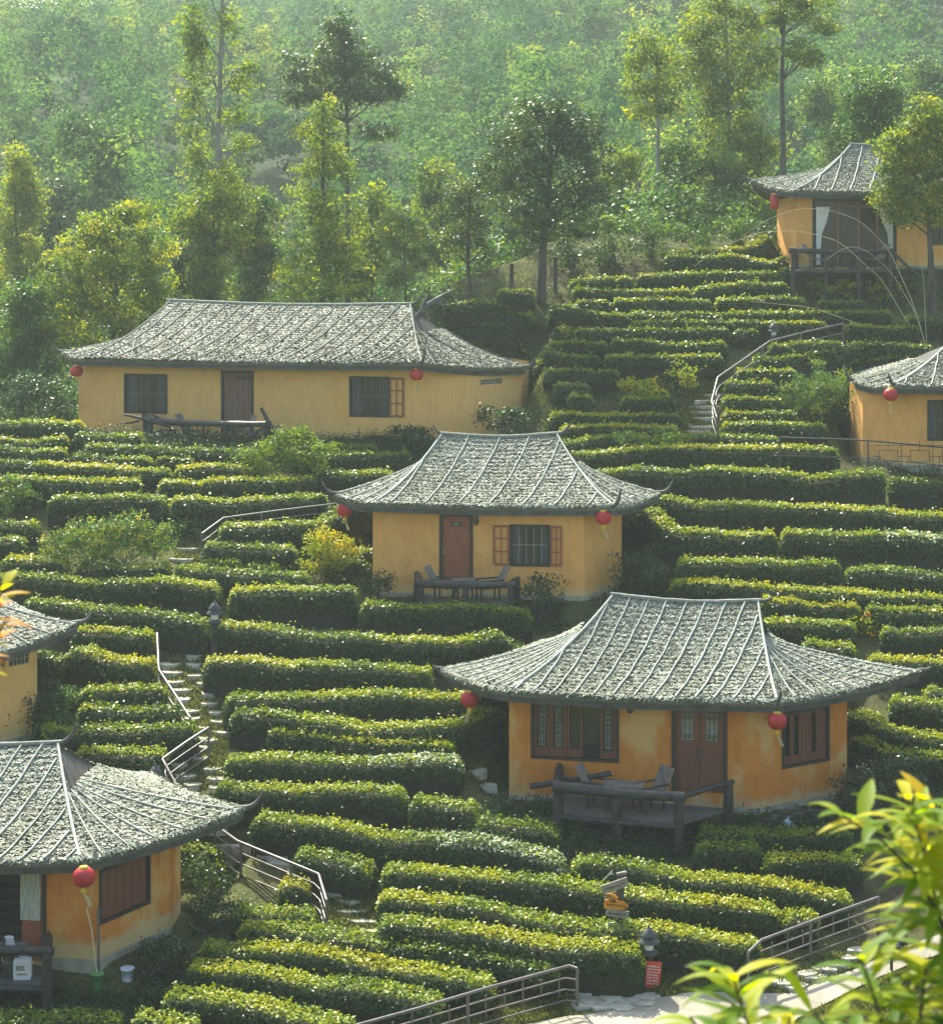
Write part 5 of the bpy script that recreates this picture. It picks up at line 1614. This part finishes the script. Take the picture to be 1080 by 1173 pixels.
def top_extra(root, loc, P):
    m = MB(); a = P[1] + [0, 0, .75]; m.tube(wob(a, a + np.array([1.0, -.3, -1.0]), 6, .02), .06, 7); m.build('stair_rail', M['log'], root, loc)
    for k in range(4):
        s = MB(); q = P[1] + np.array([.25 + .28 * k, .3, -.15 - .22 * k]); s.box(q, (.28, 1.0, .07)); s.build('stair_tread', M['log'], root, loc)


deck('log deck on tall posts before the double door of the largest cottage', (640, 48.8), (778, 47.9), (834, 49.2), (640, 50.5), -13.72, .62, 3, .125, .15, main_extra)
deck('dark log deck with a sagging rail below the red panelled door', (482, 58.5), (585, 58.2), (592, 59.3), (478, 59.7), -10.32, .56, 3, .10)
deck('wide deck with bare tangled branches as its rail before the plank door', (172, 70.7), (303, 69.2), (308, 70.2), (166, 72.2), -6.86, .80, 4, .10, .15, long_extra)
deck('dark raised deck with side stairs before the curtained hilltop doorway', (908, 77.6), (1020, 77.6), (1022, 79.2), (912, 79.2), -.80, .72, 4, .085, .1, top_extra)
deck('low dark deck at the open doorway of the lower left cottage', (-130, 42.3), (53, 41.9), (55, 42.9), (-130, 43.6), -15.38, .68, 4, .10, .08)


def local(c, yaw):
    cs, sn = math.cos(yaw), math.sin(yaw)
    return lambda x, y, z: np.array([c[0] + x * cs - y * sn, c[1] + x * sn + y * cs, c[2] + z])


def lounge_chair(label, c, yaw, group='slatted chairs on the decks'):
    """wooden chair with a raked slatted back"""
    root = thing('wooden_chair', label, 'chair', c, group); T = local(c, yaw)
    m = MB()
    for k in range(6):
        y = -.28 + k * .10
        m.box(T(0, y, .38 + .02 * abs(k - 2)), (.52, .085, .03), yaw)
    m.build('seat', M['table'], root, c)
    m = MB()
    for k in range(7):
        x = -.24 + k * .08
        a, b = T(x, .28, .36), T(x, .62, 1.0)
        m.tube([a, b], .028, 6)
    for f in (.35, .9):
        m.tube([T(-.27, .28 + .34 * f, .36 + .64 * f), T(.27, .28 + .34 * f, .36 + .64 * f)], .025, 6)
    m.build('backrest', M['table'], root, c)
    for sx in (-.25, .25):
        for sy in (-.25, .30):
            m = MB(); m.tube([T(sx, sy, 0), T(sx, sy, .62 if sy < 0 else .40)], .03, 7); m.build('leg', M['log'], root, c)
        m = MB(); m.tube([T(sx, -.32, .62), T(sx, .45, .64)], .03, 7); m.build('armrest', M['log'], root, c)


def slat_table(label, c, yaw, s=(1.0, .6), h=.62):
    root = thing('slatted_table', label, 'table', c, 'tables on the decks'); T = local(c, yaw)
    m = MB(); n = 9
    for k in range(n):
        m.box(T(0, -s[1] / 2 + s[1] * (k + .5) / n, h), (s[0], s[1] / n - .012, .035), yaw)
    m.build('tabletop', M['table'], root, c)
    for sx in (-1, 1):
        for sy in (-1, 1):
            m = MB(); m.tube([T(sx * (s[0] / 2 - .08), sy * (s[1] / 2 - .06), 0), T(sx * (s[0] / 2 - .12), sy * (s[1] / 2 - .08), h)], .03, 7); m.build('leg', M['log'], root, c)


def on(px, Y, z): return np.array([(px - HX) / F * Y, Y, z])


slat_table('slatted bamboo table on the deck of the largest cottage', on(715, 49.1, -13.72), -.15)
lounge_chair('slatted chair left of the table on the largest cottage deck', on(690, 49.3, -13.72), 1.2)
lounge_chair('slatted chair with a raked back beside the double door', on(742, 49.0, -13.72), -1.0)
slat_table('dark small table between the two chairs under the red door', on(531, 58.9, -10.32), 0.0, (.7, .5))
lounge_chair('dark chair left of the small table under the red door', on(512, 58.9, -10.32), 1.3)
lounge_chair('dark chair right of the small table below the red shutters', on(558, 58.8, -10.32), -1.3)
slat_table('dark table behind the branch rail of the long cottage', on(250, 70.9, -6.86), -.15, (1.1, .6), .75)
lounge_chair('dark chair at the left of the table on the branch-railed deck', on(222, 71.2, -6.86), 1.3)
lounge_chair('dark chair by the plank door on the branch-railed deck', on(272, 70.6, -6.86), -1.2)
slat_table('dark table on the hilltop deck', on(965, 78.4, -.80), 0, (.9, .5))
lounge_chair('dark chair on the hilltop deck left of its table', on(938, 78.4, -.80), 1.2)
lounge_chair('dark chair on the hilltop deck under the right curtain', on(1000, 78.4, -.80), -1.2)

# ------------------------------------------------------------------ red lanterns
def lantern_round(label, px, r, Y, tilt=0.0, swing=0.0, first=[None]):
    c = at(px, r, Y)
    if first[0] is None:
        root = thing('lantern', label, 'lantern', c, 'red lanterns under the eaves')
        z = np.linspace(-.19, .19, 13)
        m = MB(); m.lathe([(max(.09, .235 * math.sqrt(max(0, 1 - (a / .215) ** 2)) ** .85), a) for a in z], (0, 0, 0), 48, 0, 24, .13)
        m.build('body', M['lantern'], root)
        m = MB(); m.lathe([(.10, .185), (.10, .215), (.07, .235)], (0, 0, 0), 16); m.build('cap', M['gold'], root)
        m = MB(); m.lathe([(.10, -.185), (.10, -.205), (.04, -.215)], (0, 0, 0), 16); m.build('base_ring', M['gold'], root)
        m = MB(); m.tube([(0, 0, .23), (0, 0, .38)], .008, 5); m.build('cord', M['frame'], root)
        m = MB(); m.lathe([(.02, -.21), (.065, -.26), (.07, -.32), (.03, -.36)], (0, 0, 0), 10); t = m.build('tassel_knot', M['gold'], root)
        m = MB()
        for k in range(9):
            a = k * .7; m.tube([(.015 * math.cos(a), .015 * math.sin(a), -.35), (.07 + .03 * math.cos(a), .03 * math.sin(a), -.46), (.13 + .03 * math.cos(a), .03 * math.sin(a), -.62)], .007, 4)
        m.build('tassel', M['straw'], root)
        first[0] = root
    else:
        root = copy_tree(first[0]); root.location = [float(v) for v in c]; root['label'] = label
    root.rotation_euler = (0, 0, swing)
    return root


lantern_round('red lantern at the right corner of the largest cottage, before its side window', 890, 826, 48.9)
lantern_round('red lantern hanging left of the largest cottage, against the hedges', 538, 801, 51.6, swing=2.5)
lantern_round('red lantern under the left eave tip of the central cottage', 395, 584, 60.6, swing=.6)
lantern_round('red lantern at the right front corner of the central cottage', 691, 593, 59.0, swing=.3)
lantern_round('small red lantern at the far left end of the long cottage', 88, 425, 73.6, swing=1.5)
lantern_round('small red lantern at the right front corner of the long cottage', 477, 429, 69.6, swing=1.2)
lantern_round('large red lantern beside the doorway of the lower left cottage', 96, 1005, 42.2, swing=.2)
lantern_round('red lantern on the cottage cut off by the right edge', 1020, 452, 66.3, swing=1.4)
c = at(887, 231, 80.0)
root = thing('lantern', 'red drum-shaped lantern under the left eave tip of the hilltop cottage', 'lantern', c, 'red lanterns under the eaves')
m = MB(); m.lathe([(.12, -.30), (.16, -.27), (.17, 0), (.16, .27), (.12, .30)], (0, 0, 0), 30, 0, 15, .07); m.build('body', M['lantern'], root)
m = MB(); m.lathe([(.12, .30), (.12, .34), (.05, .36)], (0, 0, 0), 14); m.build('cap', M['gold'], root)
m = MB(); m.tube([(0, 0, .35), (0, 0, .5)], .008, 5); m.build('cord', M['frame'], root)

# ------------------------------------------------------------------ railings
def railing(label, pts, h=.9, bars=2, post_step=2.0, r=.03, mat='rail', pickets=0, cat='railing', grp='metal railings', Yfix=None, foot=True):
    """pts follow the top rail in the photo."""
    P = np.array([hit(px, rr, h) if Yfix is None else np.array([*at(px, rr, Yfix)[:2], at(px, rr, Yfix)[2] - h]) for px, rr in pts])
    P[:, 2] = P[:, 2]
    top = P + [0, 0, h]
    c = P.mean(0); root = thing('railing', label, cat, c, grp)
    m = MB(); m.tube(np.concatenate([resample(top[i:i + 2], .3)[:(-1 if i < len(top) - 2 else None)] for i in range(len(top) - 1)]), r, 8); m.build('handrail', M[mat], root, c)
    for b in range(1, bars + 1):
        m = MB(); m.tube(resample(top - [0, 0, h * b / (bars + .6)], .3), r * .55, 6); m.build('lower_rail', M[mat], root, c)
    S = resample(P, post_step)
    for q in list(S):
        g = gz(q[0], q[1])
        i = q[2] + h
        m = MB(); m.tube([(q[0], q[1], min(g, q[2]) - .15), (q[0], q[1], i)], r * .95, 8); m.build('post', M[mat], root, c)
    if pickets:
        S = resample(P, .45)
        for k, q in enumerate(S):
            m = MB()
            lo = .25 if k % 2 else .42; hi = .72 if k % 3 else h
            m.tube([(q[0], q[1], q[2] + lo), (q[0], q[1], q[2] + hi)], r * .45, 5)
            m.build('short_bar', M[mat], root, c)
    return root


railing('brown metal railing zigzag at the top of the left stone steps', [(180, 726), (182, 768), (218, 823)], .9, 2, 2.4, .035)
railing('brown metal railing bent sharply beside the lower stone steps', [(239, 834), (214, 851), (186, 870), (209, 914)], .9, 3, 1.6, .035)
railing('brown metal railing running down right from the lower left roof', [(246, 948), (272, 964), (320, 984), (365, 1003), (374, 1032)], .9, 3, 2.0, .035)
railing('grey metal railing behind the left of the central cottage', [(231, 612), (256, 594), (320, 585), (385, 577), (430, 573)], .9, 3, 2.4, .03)
railing('grey metal railing curving down along the upper stairs', [(966, 371), (925, 380), (882, 391), (850, 413), (822, 433), (815, 460), (821, 478)], .9, 2, 2.0, .035)
railing('brown metal railing with short bars along the bottom edge', [(405, 1176), (480, 1156), (560, 1132), (652, 1107), (661, 1110)], .85, 3, 2.2, .035, 'rail', 1)
railing('brown metal railing with short bars beside the lower right path', [(857, 1092), (872, 1078), (943, 1052), (1006, 1029)], .85, 3, 2.0, .035, 'rail', 1)
Yf = 66.2
root = railing('dark metal fence with a geometric lattice before the right-edge cottage', [(893, 501), (960, 503), (1000, 505), (1095, 514)], .95, 1, 2.6, .028, 'iron', 0, 'fence', None, Yf)
fc = Facet(at(1000, 505, Yf)[:2], at(1100, 515, Yf)[:2], -(505 - HY) / F * Yf - .98, -(505 - HY) / F * Yf)
m = MB()
k = fc.w / 2.9
for cx in (0, 1, 2):
    o = cx * 1.05 * fc.w / 2.9
    frame_ring(fc, o + .18, o + .82, .28, .68, .022, -.012, .012, m)
    for (a, b, d, e) in ((o, o + 1.0, .13, .15), (o, o + 1.0, .82, .84), (o + .48, o + .50, .02, .28), (o + .48, o + .50, .68, .95), (o + .92, o + .94, .02, .95), (o, o + .18, .46, .48), (o + .82, o + 1.05, .46, .48), (o + .10, o + .12, .15, .46)):
        fc.box(m, a, b, d, e, -.012, .012)
m.build('lattice_panel', M['iron'], root, tuple(root.location))

# posts on the dirt bank
for px, rt_, rb, lab in ((491, 328, 352, 'grey square post beside the long roof ridge horn'), (586, 302, 330, 'grey wooden post on the dirt bank'), (636, 294, 335, 'thin grey post right of the round tree trunk'), (538, 315, 345, 'dark short post on the dirt bank near the thin tree')):
    p = hit(px, rb); t = at(px, rt_, p[1])
    m = MB(); m.tube([p - [0, 0, .2], (p + t) / 2, t], [.085, .08, .075], 7, rough=.05)
    m.add([t + [.09, .09, .0], t + [-.09, .09, .0], t + [-.09, -.09, .0], t + [.09, -.09, .0], t + [0, 0, .05]], [(0, 1, 4), (1, 2, 4), (2, 3, 4), (3, 0, 4)])
    tag(m.build('fence_post', M['bark'], None, tuple(p)), lab, 'post', 'posts on the dirt bank')
q = hit(500, 356)
m = MB()
for pts in ([(476, 366), (486, 352), (500, 342), (520, 332)], [(484, 356), (486, 344), (490, 338)], [(500, 344), (508, 350)]):
    P = smooth_path(resample(np.array([at(px, r, 74.2) for px, r in pts]), .2), 1); m.tube(P, np.linspace(.13, .04, len(P)), 7, rough=.1)
tag(m.build('dead_branch', M['horn'], None, tuple(at(476, 366, 74.2))), 'dark gnarled dead branch leaning past the right ridge end of the long cottage', 'branch')

# ------------------------------------------------------------------ pagoda lamps
def pagoda_lamp(label, px, rt_, rb=None, hgt=None):
    if rb is None:
        p = hit(px, rt_, hgt); H = hgt
    else:
        p = hit(px, rb); H = at(px, rt_, p[1])[2] - p[2]
    root = thing('garden_lamp', label, 'lamp', p, 'pagoda-topped garden lamps')
    x, y, z = p
    m = MB(); m.lathe([(.11, -.1), (.12, .0), (.10, .1), (.095, H - .62)], (x, y, z), 8); m.build('pole', M['bark'], root, p)
    m = MB(); m.lathe([(.20, H - .62), (.22, H - .58), (.10, H - .54), (.09, H - .52)], (x, y, z), 8); m.build('tray', M['iron'], root, p)
    m = MB(); m.lathe([(.10, H - .52), (.11, H - .36)], (x, y, z), 8); m.build('lamp_box', M['white'], root, p)
    m = MB(); m.lathe([(.24, H - .37), (.23, H - .34), (.12, H - .25), (.10, H - .22)], (x, y, z), 8); m.build('lower_roof', M['iron'], root, p)
    m = MB(); m.lathe([(.18, H - .23), (.17, H - .20), (.07, H - .08), (.025, H - .05), (.02, H)], (x, y, z), 8); m.build('upper_roof', M['iron'], root, p)


pagoda_lamp('pagoda garden lamp by the hedge corner above the left stone steps', 246, 688, 752)
pagoda_lamp('pagoda garden lamp behind the lower left roof beside the bent railing', 178, 877, None, 1.3)
pagoda_lamp('pagoda garden lamp right of the signpost, behind the red notice', 743, 1060, 1128)
pagoda_lamp('dark garden lamp at the bend of the upper stair railing', 886, 368, 396)

# ------------------------------------------------------------------ signs
p = hit(707, 1094)
root = thing('signpost', 'leaning wooden signpost with five arrow boards beside the garden lamp', 'signpost', p)
Yp = p[1]
m = MB(); m.tube(smooth_path(np.array([p - [0, 0, .3], at(706, 1060, Yp), at(708, 1030, Yp), at(712, 1002, Yp)])), [.11, .10, .10, .085], 8, rough=.04); m.build('post', M['bark'], root, p)


def arrow_board(mb, cx, cy, hw, hh, ang, Y, dirn=0, th=.035):
    c = at(cx, cy, Y); s = F / Y
    a, b = hw / s, hh / s
    pts = [(-a, -b), (a, -b), (a, b), (-a, b)] if dirn == 0 else ([(-a, 0), (-a + b * 1.2, -b), (a, -b), (a, b), (-a + b * 1.2, b)] if dirn < 0 else [(-a, -b), (a - b * 1.2, -b), (a, 0), (a - b * 1.2, b), (-a, b)])
    ca, sa = math.cos(ang), math.sin(ang); n = len(pts)
    V = [c + np.array([x * ca - z * sa, dy, x * sa + z * ca]) for dy in (-th / 2, th / 2) for x, z in pts]
    mb.add(V, [tuple(range(n)), tuple(range(2 * n - 1, n - 1, -1))] + [(i, n + i, n + (i + 1) % n, (i + 1) % n) for i in range(n)])
    return c, ca, sa, a, b


def scribble(parent, loc, c, ca, sa, a, b, mat, rows=1, th=.02):
    """short illegible lettering strokes like those in the photo"""
    m = MB()
    for r_ in range(rows):
        zz = 0 if rows == 1 else b * (.66 - 1.32 * r_ / (rows - 1))
        x = -a * .78
        while x < a * .72:
            w = random.uniform(.015, .035)
            hh = min(.022, b * .4 / rows)
            q = [c + np.array([u * ca - v * sa, -th - .006, u * sa + v * ca]) for u, v in ((x, zz - hh), (x + w, zz - hh), (x + w, zz + hh * random.uniform(.2, 1)), (x, zz + hh))]
            m.add(q, [(0, 1, 2, 3)])
            x += w + random.uniform(.012, .03)
    m.build('lettering', mat, parent, loc)


for (cx, cy, hw, hh, ang, dirn, mat, ink) in ((704, 1015, 16, 5, .33, 0, 'signwood', 'frame'), (700, 1028, 7, 4, -.55, -1, 'orange', 'frame'), (706, 1037, 14, 5, -.10, 1, 'orange', 'frame'), (707, 1047, 13, 4.2, -.13, 0, 'signwood', 'frame'), (706, 1062, 14, 4, -.16, -1, 'signgrey', 'rail')):
    m = MB(); info = arrow_board(m, cx, cy, hw, hh, ang, Yp - .14, dirn)
    o = m.build('arrow_board', M[mat], root, p)
    scribble(o, p, *info, M[ink])
m = MB(); m.tube([at(692, 1008, Yp - .1), at(701, 999, Yp - .1)], .02, 6); m.tube([at(706, 1002, Yp), at(717, 1000, Yp)], .04, 6); m.build('top_bracket', M['signwood'], root, p)

p = hit(748, 1132)
root = thing('notice_board', 'small leaning red notice board with white lettering on the turf', 'sign', p)
m = MB(); c, ca, sa, a, b = arrow_board(m, 748, 1117, 8.6, 15, -.09, p[1], 0)
o = m.build('board', M['redsign'], root, p); scribble(o, p, c, ca, sa, a, b, M['white'], 7)
m = MB(); m.tube([c + [0, .05, b * .6], p + [.05, .35, -.05]], .02, 5); m.build('prop', M['frame'], root, p)

p = hit(1021, 1115)
root = thing('plank_sign', 'dark plank sign with pale lettering on one post near the lower right path', 'sign', p)
Y = p[1]
m = MB(); m.tube([p - [0, 0, .2], at(1021, 1070, Y + .05)], .035, 6); m.build('post', M['bark'], root, p)
for k in range(4):
    m = MB(); info = arrow_board(m, 1021, 1068 + k * 8.2, 16.5, 3.6, -.30, Y, 0)
    o = m.build('plank', M['frame'], root, p); scribble(o, p, *info, M['signgrey'], 2)
for x in (1005, 1038):
    m = MB(); m.tube([at(x, 1058 if x == 1005 else 1062, Y + .06), at(x, 1090 if x == 1005 else 1100, Y + .06)], .022, 5)
    m.build('side_bar', M['bark'], root, p)

# ------------------------------------------------------------------ things by the lower left cottage
def bucket(name, label, px, r, wpx, hpx, mat, Y):
    p = at(px, r, Y); p[2] = gz(p[0], p[1]); s = F / Y; a = wpx / 2 / s; h = hpx / s
    root = thing(name, label, 'bucket', p)
    m = MB(); m.lathe([(a * .82, .0), (a, h), (a * 1.06, h), (a * 1.06, h - .03), (a, h - .035)][:3], p, 18); 
    m.lathe([(a * .9, h + .001), (.01, h * .45)], p, 18)
    m.build('body', M[mat], root, p)
    m = MB(); m.lathe([(a * 1.0, h - .03), (a * 1.08, h - .02), (a * 1.08, h + .012), (a * .98, h + .012)], p, 18); m.build('rim', M[mat], root, p)
    t = np.linspace(0, math.pi, 9)
    m = MB(); m.tube([p + [a * 1.05 * math.cos(q), -a * .5 * math.sin(q) , h - .02 - .3 * a * math.sin(q)] for q in t], .009, 5); m.build('handle', M['rail'], root, p)
    return p


pg = bucket('bucket', 'green bucket with a broom stick standing in it by the lower left cottage', 111, 1113, 15, 19, 'green', 42.75)
bucket('bucket', 'white bucket on the ground right of the green one', 146, 1114, 15, 14, 'bluewhite', 42.9)
m = MB(); m.tube([pg + [.03, 0, .1], at(105, 1066, 42.8), at(99, 1040, 42.95)], [.016, .015, .014], 6)
m.tube([pg + [.03, 0, .08], pg + [.02, 0, .32]], [.05, .03], 7)
tag(m.build('broom', M['straw'], None, tuple(pg)), 'pale broom stick leaning out of the green bucket', 'broom')
pp = at(113, 1105, 43.0); pp[2] = gz(pp[0], pp[1])
m = MB(); m.tube([pp, at(113, 1075, 42.98), at(112.5, 1040, 42.98)], .028, 8); m.lathe([(.05, 0), (.05, .06), (.03, .08)], pp, 8)
tag(m.build('drain_pipe', M['rail'], None, tuple(pp)), 'grey pipe standing against the corner of the lower left cottage', 'pipe')
p = at(903, 929, 49.1); p[2] = gz(p[0], p[1])
root = thing('water_jug', 'small pale plastic jug on the ground at the corner of the largest cottage', 'jug', p)
m = MB(); m.lathe([(.11, 0), (.13, .03), (.13, .17), (.05, .22), (.035, .26)], p, 14); m.build('body', M['bluewhite'], root, p)
m = MB(); m.lathe([(.04, .255), (.04, .29)], p, 10); m.build('cap', M['signgrey'], root, p)
zd = -15.38
p = on(26, 42.35, zd)
root = thing('carton', 'white printed carton on the low dark deck', 'box', p)
m = MB(); m.box(p + [0, 0, .19], (.36, .28, .38), .1); m.build('body', M['white'], root, p)
m = MB(); m.box(p + [-.02, -.15, .25], (.18, .012, .10), .1); m.box(p + [.02, -.152, .12], (.22, .012, .03), .1); m.build('printed_panel', M['signwood'], root, p)
p = on(28, 42.5, zd + .38)
m = MB(); m.lathe([(.10, 0.0), (.17, .10), (.18, .105), (.11, .09)], p, 16); m.lathe([(.12, .095), (.06, .15), (.01, .17)], p, 12)
tag(m.build('basin', M['bluewhite'], None, tuple(p)), 'pale blue basin heaped with cloth on the low dark deck', 'basin')
p = on(11, 42.4, zd)
m = MB(); m.lathe([(.13, 0.0), (.15, .3), (.12, .36), (.04, .38)], p, 14); m.tube([p + [-.10, 0, .3], p + [-.13, .0, .62], p + [-.11, 0, .82]], .03, 7)
tag(m.build('thermos_jug', M['iron'], None, tuple(p)), 'dark vessel with an upright pale handle at the left edge of the low deck', 'jug')
p = on(10, 42.55, zd + .60)
m = MB()
for k in range(4): m.lathe([(.10 - .01 * k, .05 * k), (.14 - .01 * k, .05 * k + .02), (.13 - .01 * k, .05 * k + .04)], p, 12)
tag(m.build('stacked_bowls', M['white'], None, tuple(p)), 'small stack of white bowls at the left of the low deck', 'bowls')
p = on(16, 42.6, zd); slat_table('dark table behind the rail of the low deck', on(12, 42.62, zd), 0, (.7, .4), .58)
# pennant under the cut-off cottage's eave
fc = HOUSES['leftmid']['facets'][1]
u = fc.u(3); v = fc.v(3, 745)
m = MB(); V = [fc.p(u - .22, v, .05), fc.p(u + .16, v, .05), fc.p(u - .02, v - .45, .05)]; W_ = [q + np.array([*fc.n * .02, 0]) for q in V]
m.add(V + W_, [(0, 1, 2), (5, 4, 3), (0, 3, 4, 1), (1, 4, 5, 2), (2, 5, 3, 0)])
tag(m.build('pennant', simple('green_cloth', (.03, .10, .06), (.05, .14, .09), 5), None, tuple(V[0])), 'small dark green pennant hanging under the eave at the left edge', 'pennant')

# ------------------------------------------------------------------ air
def haze_box(x0, x1, y0, y1, z0, z1, dens):
    m = MB(); m.box(((x0 + x1) / 2, (y0 + y1) / 2, (z0 + z1) / 2), (x1 - x0, y1 - y0, z1 - z0))
    mt = bpy.data.materials.new('air'); mt.use_nodes = True; nt = mt.node_tree; nt.nodes.clear()
    o = nt.nodes.new('ShaderNodeOutputMaterial'); v = nt.nodes.new('ShaderNodeVolumePrincipled')
    v.inputs['Color'].default_value = (.78, .94, .88, 1); v.inputs['Density'].default_value = dens; v.inputs['Anisotropy'].default_value = .25
    nt.links.new(v.outputs[0], o.inputs['Volume'])
    tag(m.build('haze', mt), kind='stuff')


haze_box(-450, 450, -50, 910, -40, 92, HAZE)

# ------------------------------------------------------------------ light, camera
el = math.radians(49); az = math.atan2(-.36, .93)
S = Vector((math.sin(az) * math.cos(el), math.cos(az) * math.cos(el), math.sin(el)))
sun = bpy.data.lights.new('sun', 'SUN'); sun.energy = SUN; sun.angle = math.radians(.53); sun.color = (1.0, .95, .77)
so = bpy.data.objects.new('sun', sun); C.objects.link(so); so.rotation_euler = S.to_track_quat('Z', 'Y').to_euler(); so.location = (0, 40, 60)
w = bpy.data.worlds.new('World'); bpy.context.scene.world = w; w.use_nodes = True
nt = w.node_tree; bg = nt.nodes['Background']
sk = nt.nodes.new('ShaderNodeTexSky'); sk.sky_type = 'NISHITA'; sk.sun_disc = False
sk.sun_elevation = el; sk.sun_rotation = az; sk.air_density = 1.2; sk.dust_density = 3.0; sk.ozone_density = 1.0
nt.links.new(sk.outputs[0], bg.inputs[0]); bg.inputs[1].default_value = SKY

cam = bpy.data.cameras.new('camera'); co = bpy.data.objects.new('camera', cam); C.objects.link(co)
co.location = (0, 0, 0); co.rotation_euler = (math.pi / 2, 0, 0)
cam.sensor_fit = 'HORIZONTAL'; cam.sensor_width = 36; cam.lens = F / 1080 * 36
cam.shift_y = -(1173 / 2 - HY) / 1080
cam.clip_start = .05; cam.clip_end = 3000
cam.dof.use_dof = True; cam.dof.focus_distance = 56; cam.dof.aperture_fstop = 8.0
sc = bpy.context.scene; sc.camera = co
vs = sc.view_settings; vs.view_transform = 'Standard'; vs.look = 'None'; vs.exposure = EXPO; vs.gamma = 1
sc.cycles.max_bounces = 6; sc.cycles.diffuse_bounces = 3; sc.cycles.glossy_bounces = 2; sc.cycles.transmission_bounces = 3; sc.cycles.volume_bounces = 0
sc.cycles.use_denoising = True
print('hedges', NH, 'forest leaves', NF)
